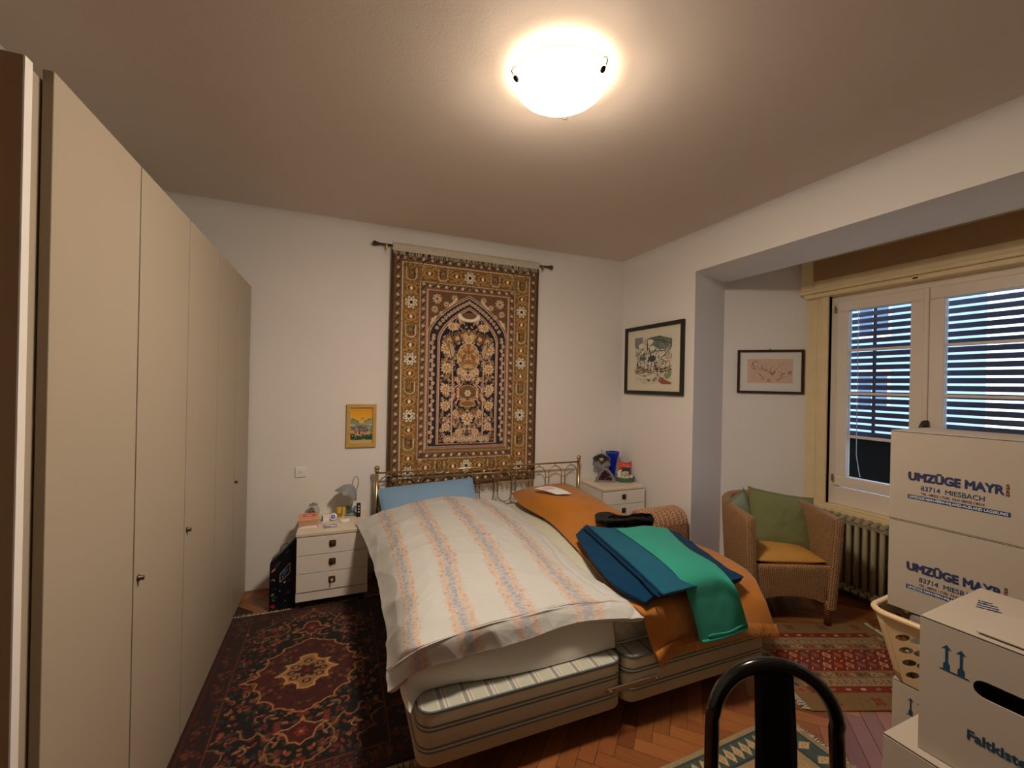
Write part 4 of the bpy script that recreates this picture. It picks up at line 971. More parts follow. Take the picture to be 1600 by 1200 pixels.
# ---- flower shaped lamps
M_lampm = mat('grey_blue_enamel', (.27, .29, .30), .45, var=.15, vs=20); M_base = mat('pale_blue_enamel', (.22, .30, .31), .4)
M_bulb = mat('unlit_bulb', (.62, .44, .28), .3, var=.1)
def flower_lamp(loc, rz, lab, tilt):
    t = thing('flower_lamp', lab, 'lamp', loc, rz, 'flower shaped bedside lamps')
    b = MB(); b.lathe([(.0005, 0), (.045, 0), (.05, .006), (.045, .012), (.02, .022), (.0005, .026)], 24)
    b.build('base', M_base, t)
    for k in range(5):
        a = k*2*PI/5+.5; p = Vector((math.cos(a), math.sin(a), 0)); b = MB()
        P = [[tuple(p*(.02+.045*u)+Vector((-p.y, p.x, 0))*v*.018*math.sin(PI*min(.97, .15+u*.8))+Vector((0, 0, .018+.035*u+.01*math.sin(3*u)))) for v in (-1, -.4, .4, 1)] for u in [i/6 for i in range(7)]]
        b.grid(P); o = b.build('base_leaf', M_base, t)
    top = Vector((.035, .0, .205))
    b = MB(); b.tube([(0, 0, .02), (.005, 0, .07), (.018, 0, .12), (.037, 0, .18), (.05, .0, .225), (.052, 0, .262), (.040, 0, .285), (.022, 0, .285), (.012, 0, .262), (.006, 0, .235)], .0038, 8); b.build('stem', M_lampm, t)
    # shade: six soft petals, opening tilted
    M_ = T(.003, 0, .228) @ Ry(tilt)
    P = []
    for i in range(9):
        u = i/8; row = []
        for k in range(49):
            a = 2*PI*k/48; sc = 1+.10*u**2*math.cos(6*a); rr = (.012+.062*math.sin(min(1, u*1.15)*PI/2)**1.1+.012*max(0, u-.75)*4)*sc
            row.append(tuple(M_ @ Vector((rr*math.cos(a), rr*math.sin(a), -.085*u**1.35-.006*u**3*math.cos(6*a)))))
        P.append(row)
    b = MB(); b.grid(P); o = b.build('shade', M_lampm, t); s_ = o.modifiers.new('sol', 'SOLIDIFY'); s_.thickness = .0018
    b = MB(); b.ball((0, 0, -.05), .024, 16, 1.1, M=M_); b.cyl(M_ @ Vector((0, 0, -.005)), M_ @ Vector((0, 0, -.03)), .012, 12); b.build('bulb', M_bulb, t)
    return t
flower_lamp((.115, 3.50, .522), .25, 'grey blossom-shaped lamp on the left nightstand', .52)
flower_lamp((2.400, 3.51, .642), .98, 'grey blossom-shaped lamp on the right nightstand beside the geode', 1.05)

# ---- things on the left nightstand
ZN = .522
bk = thing('book', 'peach-coloured book stack lying on the left nightstand', 'book', (-.172, 3.38, ZN), .04)
bk['label'] = 'thick peach-coloured paperback lying on the left nightstand'
b = MB(); b.box(-.062, .062, -.086, .086, .009, .044); b.build('pages', mat('book_pages', (.52, .33, .20), .8), bk)
M_bc = mat('peach_cover', (.74, .37, .21), .45)
b = MB(); b.box(-.064, .064, -.088, .088, .044, .0465, .0006); b.box(-.064, .064, -.088, .088, .0065, .009, .0006); b.box(-.0655, -.0625, -.088, .088, .0065, .0465); b.build('cover', M_bc, bk)
b = MB(); b.box(-.040, .046, -.005, .060, .0465, .0469); b.build('cover_picture', mat('red_cover_picture', alb(158, 52, 44), .4, var=.5, vs=70), bk)
b = MB(); b.box(-.018, .022, .012, .044, .0469, .0472); b.build('cover_motif', mat('cover_motif', alb(190, 110, 92), .4, var=.4, vs=90), bk)
b = MB(); b.box(-.058, .05, -.096, .08, 0, .006, .0008); o = b.build('notebook', mat('white_notebook', alb(206, 196, 184), .6), None); o.location = (-.165, 3.365, ZN); tag(o, 'thin white notebook under the peach paperback', 'notebook')
jar = thing('candle_jar', 'small round glass jar with dried petals behind the paperback', 'jar', (-.150, 3.53, ZN))
b = MB(); b.lathe([(.0005, .0), (.028, 0), (.040, .018), (.044, .042), (.038, .066), (.028, .076), (.028, .086), (.031, .090), (.029, .092), (.0255, .086), (.0255, .076), (.036, .064), (.041, .042), (.037, .02), (.026, .004), (.0005, .003)], 28)
b.build('glass', mat('jar_glass', (.86, .90, .86), .03, trans=1, ior=1.2, var=0), jar)
b = MB()
for k in range(40):
    a, r_ = rnd.uniform(0, 6.3), rnd.uniform(0, .028); b.ball((r_*math.cos(a), r_*math.sin(a), rnd.uniform(.012, .035)), rnd.uniform(.004, .007), 6, .6)
o = b.build('dried_petals', mat('petals', alb(120, 60, 44), .8, var=.5, vs=80), jar); o['kind'] = 'stuff'
b = MB(); b.lathe([(.0005, .094), (.029, .094), (.030, .088)], 24); b.lathe([(.0005, .0945), (.006, .0945), (.008, .104), (.0005, .106)], 12); b.build('lid', mat('jar_lid', (.35, .34, .31), .35, .4), jar)
def box_thing(name, lab, cat, c, sx, sy, sz, m, rz=0, bev=.0015):
    b = MB(); b.box(-sx/2, sx/2, -sy/2, sy/2, 0, sz, bev); o = b.build(name, m, None); o.location = c; o.rotation_euler = (0, 0, rz); tag(o, lab, cat); return o
y_ = thing('yellow_tube', 'yellow pill tube standing before the left lamp', 'tube', (.030, 3.475, ZN))
b = MB(); b.lathe([(.0005, 0), (.016, 0), (.0165, .004), (.0165, .028)], 20); b.build('lower_band', mat('amber_band', alb(130, 84, 30), .4), y_)
b = MB(); b.lathe([(.0165, .028), (.0168, .066), (.016, .070), (.0005, .070)], 20); b.build('wrapper', mat('yellow_wrapper', (.78, .50, .04), .35, var=.15, vs=60), y_)
y2 = box_thing('medicine_carton', 'slim yellow carton touching the yellow pill tube', 'box', (.062, 3.49, ZN), .026, .02, .062, mat('yellow_carton', (.72, .50, .12), .5), .3)
bx = box_thing('white_carton', 'small white carton with dark side beside the round white tin', 'box', (-.060, 3.40, ZN), .050, .036, .040, mat('white_carton', alb(214, 202, 188), .5), .25)
b = MB(); b.box(-.0262, -.0250, -.016, .016, .003, .037); b.build('dark_side', mat('dark_green_side', alb(48, 56, 44), .5), bx)
cp = thing('round_tin', 'white round tin with blue printed disc on the left nightstand', 'tin', (-.008, 3.39, ZN+.026))
b = MB(); b.lathe([(.0005, -.014), (.024, -.014), (.026, -.010), (.026, .012), (.024, .015), (.0005, .015)], 28, M=Rz(-.15) @ Rx(PI/2-.35)); b.build('shell', mat('white_tin', alb(214, 206, 204), .35), cp)
b = MB(); b.lathe([(.0005, .0155), (.014, .0155), (.0142, .0150)], 24, M=Rz(-.15) @ Rx(PI/2-.35)); b.build('blue_disc', mat('blue_print', alb(36, 58, 110), .4), cp)
b = MB(); b.lathe([(.0005, .0158), (.006, .0158), (.0062, .0155)], 16, M=Rz(-.15) @ Rx(PI/2-.35)); b.build('disc_centre', mat('pale_blue_print', alb(120, 136, 170), .4), cp)
fl = box_thing('folded_leaflet', 'lavender and white folded leaflet at the front of the left nightstand', 'paper', (-.030, 3.255, ZN), .088, .062, .004, mat('lavender_print', (.32, .28, .38), .6, var=.4, vs=70), .06, .0005)
b = MB(); b.box(-.025, .012, .008, .022, .004, .0044); b.build('white_patch', mat('white_patch', alb(206, 196, 196), .6), fl)
b = MB(); b.box(.006, .036, -.02, .004, .004, .0044); b.build('grey_patch', mat('grey_patch', alb(168, 158, 170), .6), fl)
pk = thing('switch_puck', 'round cream cord switch near the duvet on the left nightstand', 'switch', (.070, 3.345, ZN))
b = MB(); b.lathe([(.0005, 0), (.034, 0), (.037, .006), (.034, .014), (.028, .017), (.0005, .018)], 28); b.build('housing', mat('cream_plastic', alb(214, 184, 152), .4), pk)
b = MB(); b.lathe([(.0005, .018), (.006, .018), (.006, .023), (.0005, .0235)], 14, M=T(.004, .008, 0)); b.build('button', mat('brown_button', alb(150, 92, 44), .4), pk)
M_wire = mat('pale_cable', alb(150, 134, 112), .5)
b = MB(); b.tube([(.045, 3.36, ZN+.004), (.03, 3.37, ZN+.004), (.022, 3.345, ZN+.004), (.0, 3.315, ZN+.003), (-.05, 3.31, ZN+.003), (-.09, 3.33, ZN+.003), (-.10, 3.38, ZN+.003), (-.07, 3.45, ZN+.003), (-.03, 3.52, ZN+.003), (.03, 3.55, ZN+.003), (.09, 3.555, ZN+.003)], .0022, 6)
tag(b.build('lamp_cable', M_wire), 'thin pale cable looping over the left nightstand top', 'cable')
rm = thing('remote_control', 'narrow black remote standing upright beside the left lamp', 'remote', (.166, 3.42, ZN), .1)
b = MB(); b.box(-.014, .014, -.010, .010, 0, .105, .004); b.build('body', M_blk, rm)
for k in range(3):
    b = MB(); b.box(-.0055, .0055, -.0118, -.0098, .035+.021*k, .046+.021*k, .001); b.build('button', mat('grey_button', alb(140, 138, 136), .5), rm)
st = box_thing('remote_stand', 'small dark stand holding the black remote', 'stand', (.168, 3.425, ZN), .001, .001, .001, M_blk)
bpy.data.objects.remove(st)

# ---- wall socket
sk = thing('wall_socket', 'square white wall socket left of the small sunset painting', 'socket', (-.246, 3.6, .850))
b = MB(); b.box(-.038, .038, -.010, 0, -.038, .038, .003); b.build('plate', mat('socket_plate', alb(196, 178, 160), .4), sk)
b = MB(); b.lathe([(.024, .0), (.024, .0012), (.0225, .0012), (.0005, .0008)], 6, M=T(0, -.010, 0) @ Rx(PI/2)); b.build('insert', mat('socket_insert', alb(182, 162, 144), .4), sk)
b = MB()
for x, z in ((-.0095, .003), (.0095, .003), (0, -.004)): b.cyl((x, -.0125, z), (x, -.0108, z), .0026, 8)
b.build('pin_hole', M_dark, sk)

# ---- black printed bag beside the left nightstand
def bag():
    t = thing('gift_bag', 'tall black printed paper bag squeezed between wardrobe and nightstand', 'bag', (-.318, 3.29, 0))
    W = .150; cv = Cv(.152, .44, .0025, (7, 6, 8)); g = np.random.default_rng(3)
    for (x, y, r_, c) in ((.09, .205, .006, (150, 150, 142)), (.062, .155, .005, (110, 112, 104)), (.095, .065, .005, (90, 86, 84)), (.02, .045, .014, (130, 22, 26)), (.028, .03, .01, (100, 16, 20)), (.022, .36, .012, (170, 80, 50)), (.115, .12, .012, (24, 36, 46)), (.03, .19, .012, (26, 40, 48)), (.045, .38, .018, (20, 44, 32)), (.105, .41, .012, (14, 30, 56)), (.12, .2, .012, (22, 30, 44))): cv.ell(x, y, r_, r_*.8, c, .4)
    cv.line([(.012, .285), (.025, .28), (.03, .262)], .006, (120, 108, 86)); cv.ell(.02, .145, .010, .012, (96, 84, 66)); cv.line([(.018, .11), (.022, .09), (.034, .092)], .005, (80, 74, 60)); cv.ell(.035, .115, .012, .01, (26, 44, 52))
    fr_ = [(.062, .225), (.120, .250), (.120, .315), (.062, .290)]; cv.line(fr_+fr_[:1], .0035, (150, 120, 100)); cv.ell(.09, .28, .02, .012, (34, 52, 62)); cv.ell(.088, .26, .012, .01, (24, 40, 46)); cv.ell(.078, .252, .004, .004, (120, 120, 110))
    X, Y = np.meshgrid(cv.x, cv.y); u = X/.152; v = Y/.44
    top = .335+.135*np.clip((u-.15)/.85, 0, 1)**1.1-.02*np.clip(.15-u, 0, 1)/.15
    P = np.stack([X-.076, -.065+.006*np.sin(v*7+u*4)*v, v*top], -1); P[..., 1] += .02*np.clip(v-.8, 0, 1)
    B = P.copy(); B[..., 1] = .09-.02*v
    link_mesh('printed_front', np_mesh('printed_front', P, cv.lin(LOWREF, noise=.02), B), vmat('bag_print', .35, spec=.5), t)
    b = MB(); b.tube([(-.02, -.03, .385), (-.012, -.035, .42), (.02, -.04, .44), (.045, -.035, .42), (.05, -.03, .43)], .003, 6); b.build('handle_cord', mat('green_cord', alb(50, 56, 40), .7), t)
bag()

# ---- things on the right nightstand
ZM = .642
def geode():
    t = thing('amethyst_geode', 'halved amethyst geode with purple crystals on the right nightstand', 'geode', (2.368, 3.40, ZM), -.42)
    out = [(-.098, 0), (-.090, .030), (-.072, .062), (-.052, .095), (-.026, .126), (.004, .138), (.030, .124), (.056, .094), (.078, .060), (.094, .026), (.092, 0), (.05, .001), (0, .003), (-.05, .001)]
    K = np.array(out+out[:1]); O = catmull(K, np.linspace(0, 1, 57)); cx, cz = 0, .052
    def ring(q, y, j=0): return [(cx+(p[0]-cx)*q*(1+j*.04*math.sin(i*1.7)), y, max(0, cz+(p[1]-cz)*q*(1+j*.03*math.cos(i*2.3)))) for i, p in enumerate(O)]
    b = MB(); b.grid([ring(math.sqrt(max(.02, 1-(k/8)**2.3)), -.02+.075*k/8, 1) for k in range(9)]); b.build('shell', mat('geode_shell', (.10, .09, .10), .75, var=.3, vs=40, bs=.5, bsc=90, bd=.003), t)
    b = MB(); b.grid([ring(1, -.020, 1), ring(.95, -.023), ring(.80, -.021), ring(.66, -.012)]); b.build('agate_rim', mat('agate_rim', (.26, .23, .25), .35, var=.4, vs=60), t)
    b = MB(); b.grid([ring(.67, -.012), ring(.4, .018), ring(.02, .022)]); b.build('crystal_bed', mat('amethyst_bed', (.05, .018, .035), .3), t)
    b = MB(); g = random.Random(2)
    for k in range(200):
        p = O[g.randrange(56)]; q = .66*g.random()**.6; x, z = cx+(p[0]-cx)*q, cz+(p[1]-cz)*q
        h = g.uniform(.007, .014); w_ = g.uniform(.004, .008); y = .016-.026*(q/.66)**2
        m_ = T(x, y, z) @ Matrix.Rotation(g.uniform(-.6, .6), 4, 'X') @ Matrix.Rotation(g.uniform(-.6, .6), 4, 'Z') @ Rx(PI/2)
        b.lathe([(w_, -.004), (w_, h*.5), (.0004, h)], 6, m_, smooth=False)
    o = b.build('crystals', mat('amethyst', (.07, .022, .045), .15, var=.5, vs=60, spec=.8), t); o['kind'] = 'stuff'
geode()
M_cob = mat('cobalt_glass', (.01, .035, .55), .08, trans=.25, ior=1.3, var=0, spec=.6)
vz = thing('cobalt_vase', 'flared cobalt blue glass vase at the back of the right nightstand', 'vase', (2.545, 3.535, ZM))
b = MB(); b.lathe([(.0005, 0), (.036, 0), (.036, .01), (.030, .03), (.036, .12), (.052, .20), (.070, .255), (.066, .257), (.048, .20), (.031, .12), (.024, .035), (.0005, .02)], 32); b.build('vessel', M_cob, vz)
b = MB(); b.tube([(x, y, .256) for x, y in arc(0, 0, .068, 0, 2*PI*31/32, 31)], .0024, 6, True); b.build('lip', mat('pale_blue_lip', (.25, .30, .40), .1), vz)
bs_ = thing('wire_basket', 'round green wire basket filled with small items, right nightstand', 'basket', (2.570, 3.375, ZM))
M_grw = mat('green_grey_wicker', alb(78, 88, 66), .7, var=.2, vs=60)
b = MB(); b.lathe([(.0005, .003), (.085, .003), (.085, .0), (.0005, 0)], 36); b.build('basket_floor', M_grw, bs_)
b = MB()
for k in range(54):
    a = 2*PI*k/54; b.tube([(.083*math.cos(a), .083*math.sin(a), .002), (.094*math.cos(a+.05), .094*math.sin(a+.05), .040)], .0019, 5)
o = b.build('stake', M_grw, bs_); o['kind'] = 'stuff'
for z, r_ in ((.004, .084), (.040, .095), (.045, .096)):
    b = MB(); b.tube([(x, y, z) for x, y in arc(0, 0, r_, 0, 2*PI*35/36, 35)], .0035, 6, True); b.build('rim', M_grw, bs_)
# coffee bag and knick-knacks in it
def snack():
    cv = Cv(.15, .14, .0022, (160, 48, 34)); g = np.random.default_rng(1)
    cv.rect(0, 0, .15, .03, (150, 128, 104)); cv.poly([(.025, .092), (.13, .092), (.138, .028), (.012, .028)], (40, 32, 28)); cv.ell(.075, .04, .04, .018, (150, 132, 108)); cv.ell(.045, .03, .012, .012, (176, 130, 60)); cv.ell(.06, .035, .01, .01, (190, 160, 80)); cv.ell(.1, .05, .012, .006, (160, 150, 130))
    cv.line([(.0, .1), (.15, .1)], .004, (214, 130, 100)); cv.rect(0, .10, .15, .14, (150, 40, 30)); cv.line([(.01, .118), (.12, .112)], .006, (196, 84, 60)); cv.poly([(0, 0), (.025, 0), (.028, .07), (0, .05)], (200, 176, 158)); cv.line([(.035, .085), (.03, .03)], .004, (190, 90, 70))
    X, Y = np.meshgrid(cv.x, cv.y); u = X/.15; v = Y/.14
    z = Y*(1+.12*(4*(u-.5)**2)*v); bul = .022*np.sin(PI*np.clip(v*.9+.08, 0, 1))*np.sin(PI*np.clip(u, .02, .98))
    P = np.stack([(X-.075)*(1-.10*v), -bul, z], -1); B = P.copy(); B[..., 1] = bul*.9+.002
    o = link_mesh('snack_bag', np_mesh('snack_bag', P, cv.lin((168, 146, 128), noise=0), B), vmat('foil_print', .25, spec=.6)); o.matrix_world = T(2.580, 3.385, ZM+.035) @ Rz(-.12) @ Ry(.12) @ Rx(-.12)
    o.location = o.matrix_world.translation; tag(o, 'glossy red bag with dark label standing in the green basket', 'bag')
snack()
cols = [(206, 180, 160), (200, 164, 80), (186, 150, 128), (196, 186, 172), (120, 84, 60), (206, 190, 176), (190, 168, 140), (150, 118, 90)]
labs = ['pink-white shell at the left edge of the green basket', 'yellow nut-like bead in the front of the green basket', 'pale stone beside the yellow bead in the basket', 'white shell in the front centre of the green basket', 'small dark brown pebble at the basket front', 'white pebble right of the dark brown pebble', 'cream shell near the basket right rim', 'beige pebble at the far right of the basket']
for k in range(8):
    x = -.070+.020*k; b = MB(); y = -math.sqrt(max(0, .078**2-x*x))*.82; r_ = .011 if k else .016
    b.ball((0, 0, 0), r_, 10, .8+.5*(k % 2)); o = b.build(['shell', 'bead', 'stone', 'shell', 'pebble', 'pebble', 'shell', 'pebble'][k], mat('trinket', alb(*cols[k]), .4, var=.3, vs=60)); o.location = (2.570+x, 3.375+y, ZM+.047); tag(o, labs[k], 'trinket')

# ------------------------------------------------------------------ pictures
def framed(name, lab, M_, w, h, fw, mf, cvs, matt, mcol, cat='picture', depth=.018):
    "M_: matrix whose X is the picture's right, Y its up, Z out of the wall"
    t = bpy.data.objects.new(name, None); COL.objects.link(t); t.location = M_.translation; t.rotation_euler = M_.to_euler(); t.empty_display_size = .05; tag(t, lab, cat)
    b = MB()
    def side(p, q, r_, s):   # mitred bar
        vs = [(x, y, z) for z in (0, depth) for x, y in (p, q, r_, s)]; b.add(vs, [(0, 1, 2, 3)[::-1], (4, 5, 6, 7), (0, 1, 5, 4), (1, 2, 6, 5), (2, 3, 7, 6), (3, 0, 4, 7)])
    W, H = w/2, h/2; a = fw
    side((-W, -H), (W, -H), (W-a, -H+a), (-W+a, -H+a)); side((W, -H), (W, H), (W-a, H-a), (W-a, -H+a)); side((W, H), (-W, H), (-W+a, H-a), (W-a, H-a)); side((-W, H), (-W, -H), (-W+a, -H+a), (-W+a, H-a))
    b.build('frame', mf, t)
    b = MB(); b.box(-W+a*.6, W-a*.6, -H+a*.6, H-a*.6, .002, .007); b.build('mount', mat(name+'_mount', mcol, .8, var=.01), t)
    X, Y = np.meshgrid(cvs.x, cvs.y); P = np.stack([X-cvs.w/2, Y-cvs.h/2+matt, np.full_like(X, .0078)], -1)
    o = link_mesh('artwork', np_mesh('artwork', P, cvs.lin((168, 146, 128), (.66, .60, .54), noise=.02)), vmat(name+'_paint', .6), t)
    return t
Mb = lambda x, y, z, rgt: frame_mat(Vector((x, y, z)), rgt, (0, 0, 1))
def sunset():
    cv = Cv(.166, .245, .0022, (206, 150, 40)); g = np.random.default_rng(2)
    X, Y = np.meshgrid(cv.x, cv.y); k = np.clip((Y-.13)/.11, 0, 1)[..., None]; cv.c[:] = np.array((204, 146, 56))*(1-k)+np.array((204, 118, 20))*k
    cv.ell(.088, .170, .013, .009, (150, 100, 40)); cv.ell(.088, .174, .012, .005, (170, 120, 50))
    for s, c in ((0, (118, 112, 84)), (1, (128, 120, 92))):
        x = (lambda v: v) if s == 0 else (lambda v: .166-v)
        cv.poly([(x(0), .175), (x(.03), .165), (x(.06), .14), (x(.085), .128), (x(.085), .10), (x(0), .10)], c); cv.poly([(x(0), .13), (x(.03), .122), (x(.06), .10), (x(.06), .07), (x(0), .08)], (150, 146, 120))
        for k_ in range(4): cv.ell(x(.018+.013*k_), .168-.007*k_, .004, .006, (34, 34, 26))
    for _ in range(420):
        x, y = g.uniform(0, .166), g.uniform(0, .112)
        if y < .05: c = [(30, 66, 44), (28, 52, 52), (44, 84, 50), (190, 110, 80), (24, 44, 40)][g.integers(5)]
        else: c = [(56, 82, 66), (150, 70, 52), (90, 100, 84), (120, 126, 104), (40, 62, 52)][g.integers(5)]
        cv.ell(x, y, g.uniform(.004, .009), g.uniform(.003, .006), c, g.uniform(0, 3))
    for (x, y, c) in ((.055, .045, (206, 132, 96)), (.062, .03, (190, 110, 84)), (.095, .052, (196, 90, 70)), (.11, .048, (206, 110, 90)), (.14, .06, (200, 140, 50)), (.012, .068, (196, 140, 60)), (.06, .09, (170, 70, 56)), (.108, .085, (160, 60, 50)), (.025, .06, (200, 120, 90))): cv.flower(x, y, .011, 5, c, (150, 60, 50))
    for _ in range(90): cv.ell(g.uniform(0, .166), g.uniform(0, .03), .007, .005, [(22, 60, 36), (20, 44, 44), (30, 70, 44)][g.integers(3)], g.uniform(0, 3))
    return cv
M_gframe = mat('ochre_wood_frame', alb(150, 104, 48), .5, var=.15, vs=30)
framed('sunset_painting', 'small sunset and flower meadow painting in an ochre wooden frame', Mb(.183, 3.598, 1.197, (1, 0, 0)), .224, .338, .026, M_gframe, sunset(), .008, alb(150, 118, 70), depth=.020)
def trees():
    cv = Cv(.50, .445, .0034, (176, 156, 132)); g = np.random.default_rng(12)
    GR, DG, BK, TN, RD = (104, 98, 84), (64, 62, 54), (30, 28, 26), (150, 128, 100), (124, 66, 46)
    def hill(x0, x1, y, c): pass
    cv.poly([(0, .445), (.12, .445), (.10, .36), (.04, .33), (0, .36)], (108, 102, 92)); cv.poly([(.20, .43), (.34, .44), (.5, .40), (.5, .34), (.42, .31), (.30, .33), (.24, .37)], (88, 86, 72))
    for _ in range(60): x = g.uniform(.22, .48); y = g.uniform(.33, .41); cv.line([(x, y), (x+.01, y-.035)], .006, [GR, DG, (120, 122, 104)][g.integers(3)])
    cv.line([(.18, .42), (.34, .40), (.5, .36)], .006, BK); cv.line([(.10, .40), (.20, .425), (.36, .43)], .004, BK)
    for (x, y, rx, ry) in ((.10, .36, .05, .03), (.21, .39, .06, .028), (.25, .33, .045, .025), (.36, .27, .07, .025), (.10, .30, .05, .03)): cv.ell(x, y, rx, ry, (182, 164, 138), .1); cv.ell(x, y, rx, ry, DG, .1, .10)
    for (x0, y0, x1, y1, w) in ((.18, .40, .17, .26, .012), (.20, .33, .23, .24, .014), (.22, .28, .30, .31, .010), (.30, .30, .42, .30, .008), (.38, .24, .50, .34, .009), (.04, .16, .05, .28, .009), (.09, .15, .08, .27, .010), (.135, .14, .14, .27, .010), (.19, .15, .20, .26, .012), (.23, .13, .24, .24, .010), (.28, .20, .33, .07, .014), (.36, .23, .44, .19, .008), (.42, .20, .43, .10, .006), (.47, .21, .47, .11, .005), (.02, .27, .12, .33, .009), (.10, .27, .20, .29, .012)): cv.line([(x0, y0), ((x0+x1)/2+.008, (y0+y1)/2), (x1, y1)], w, [BK, (44, 40, 34)][g.integers(2)])
    for _ in range(150): x, y = g.uniform(.0, .5), g.uniform(.12, .30); a = g.normal()*.7+.6; l_ = g.uniform(.01, .04); cv.line([(x, y), (x+l_*math.cos(a), y+l_*math.sin(a))], g.uniform(.003, .008), [BK, DG, GR, TN, (186, 168, 144)][g.integers(5)])
    cv.ell(.25, .235, .05, .03, (54, 56, 52)); cv.ell(.12, .24, .05, .02, (72, 74, 66))
    for _ in range(90): x, y = g.uniform(0, .5), g.normal()*.02+.125; cv.line([(x, y), (x+g.uniform(.02, .07), y+g.uniform(-.004, .004))], g.uniform(.004, .009), [BK, (84, 56, 40), (60, 52, 44), (120, 78, 52)][g.integers(4)])
    for _ in range(70): x, y = g.uniform(0, .5), g.uniform(.01, .10); cv.line([(x, y), (x+g.uniform(.01, .06), y+g.uniform(-.01, .01))], g.uniform(.003, .007), [(150, 110, 84), (130, 124, 110), (166, 134, 80), (168, 150, 130)][g.integers(4)])
    cv.poly([(.33, .03), (.38, .065), (.42, .04), (.5, .015), (.5, 0), (.38, 0)], RD); cv.ell(.36, .05, .02, .018, (140, 84, 60)); cv.ell(.30, .05, .02, .018, (110, 108, 104)); cv.poly([(.40, .08), (.5, .12), (.5, .08), (.44, .04)], (110, 108, 80)); cv.ell(.46, .235, .05, .012, (170, 120, 90))
    for x in (.2, .215, .275): cv.ell(x, .035, .012, .012, (84, 76, 50))
    return cv
M_blackf = mat('black_frame', (.018, .016, .015), .4)
framed('tree_print', 'black-framed ink and watercolour landscape of trees', Mb(2.688, 3.144, 1.805, (0, -1, 0)), .782, .648, .034, M_blackf, trees(), -.004, alb(166, 142, 114), depth=.02)
def sketch():
    cv = Cv(.345, .210, .0028, (176, 140, 116)); g = np.random.default_rng(6); BR = (104, 66, 48); LB = (146, 108, 86)
    def st(pts, w=.004, c=BR): cv.line(pts, w, c)
    for k in range(5): st([(.04+.035*k, .18-.012*k), (.045+.033*k, .15-.012*k), (.06+.035*k, .125-.010*k), (.075+.035*k, .13-.01*k)], .004, [BR, LB][k % 2])
    st([(.03, .14), (.04, .17), (.06, .19), (.08, .185)], .005); st([(.09, .08), (.11, .06), (.125, .03)], .006); st([(.18, .09), (.19, .07), (.205, .09), (.21, .11)], .008); st([(.20, .10), (.26, .16), (.29, .18)], .003, LB)
    st([(.23, .02), (.255, .045), (.265, .075), (.285, .085)], .006); st([(.27, .06), (.30, .05), (.31, .08)], .004, LB); st([(.12, .13), (.16, .10), (.18, .08)], .004); st([(.06, .11), (.05, .13), (.035, .12)], .004); cv.ell(.325, .09, .014, .018, LB); st([(.31, .10), (.335, .10)], .004); cv.ell(.165, .022, .016, .014, (150, 108, 86))
    for _ in range(80): x, y = g.uniform(.03, .32), g.uniform(.03, .18); a = g.uniform(-1.3, 1.3); l_ = g.uniform(.008, .025); st([(x, y), (x+l_*math.cos(a), y+l_*math.sin(a))], .0022, LB)
    return cv
d45 = Vector((.68, -.733, 0)).normalized()
pc = Vector((3.493, 2.592, 1.707))
nn_ = d45.cross(Vector((0, 0, 1)))
# put the frame on the plane of the splayed wall
w0 = Vector((3.22, 2.835, 0)); w1 = Vector((3.705, 2.385, 0)); dw = (w1-w0).normalized(); nw = dw.cross(Vector((0, 0, 1)))
pp = w0+dw*(pc-w0).dot(dw)+nw*.002; pp.z = 1.706
t = framed('sketch_print', 'small brown-framed reddish figure sketch beside the window', frame_mat(pp, dw, (0, 0, 1)), .505, .380, .020, mat('dark_brown_frame', (.05, .022, .014), .35), sketch(), .006, alb(168, 148, 128), depth=.018)
b = MB(); b.tube([(-.01, .188, .006), (0, .200, .006), (.01, .188, .006)], .003, 6); b.build('hanger', M_bronze, t)
# ------------------------------------------------------------------ wicker armchair
def wicker(name, c0, c1, cd, pu=.026, pv=.012, st=1.0):
    m = bpy.data.materials.new(name); m.use_nodes = True; n = N(m); u, v, _ = n.xyz(n.uv())
    su = n.math('SINE', n.math('MULTIPLY', u, 2*PI/pu)); par = n.math('SIGN', su)
    sv = n.math('SINE', n.math('ADD', n.math('MULTIPLY', v, 2*PI/pv), n.math('MULTIPLY', par, PI/2)))
    h = n.math('MULTIPLY', n.math('POWER', n.math('ABSOLUTE', su), .6), n.math('ADD', n.math('MULTIPLY', sv, .35), .65))
    nz = n.noise(9, 4, n.obj()); nz2 = n.noise(120, 2, n.obj())
    base = n.mix(n.math('ADD', n.math('MULTIPLY', nz, .6), n.math('MULTIPLY', nz2, .4)), c0, c1)
    n.link(n.mix(n.math('MULTIPLY', h, 1.25), cd, base), n.b.inputs['Base Color']); n.b.inputs['Roughness'].default_value = .6
    n.bump(h, st, .006); return m
M_wick = wicker('wicker', (.54, .29, .12), (.68, .40, .19), (.10, .04, .015))
ch = thing('wicker_armchair', 'round-backed wicker tub armchair with cushions beside the radiator', 'armchair', (2.785, 1.865, 0), -math.radians(23.2))
R_ = .318; D0 = .27
def plan(s, r):       # s 0..1 along the horseshoe, r = half width
    L = 2*D0+PI*r; d = s*L
    if d < D0: return (-r, d, (-1, 0))
    if d > L-D0: return (r, L-d, (1, 0))
    a = PI-(d-D0)/r; return (r*math.cos(a), D0+r*math.sin(a), (math.cos(a), math.sin(a)))
def rim_z(s): return .715+.045*math.sin(PI*s)**1.5
nS = 90; th_c = .062
P = []; UV = []
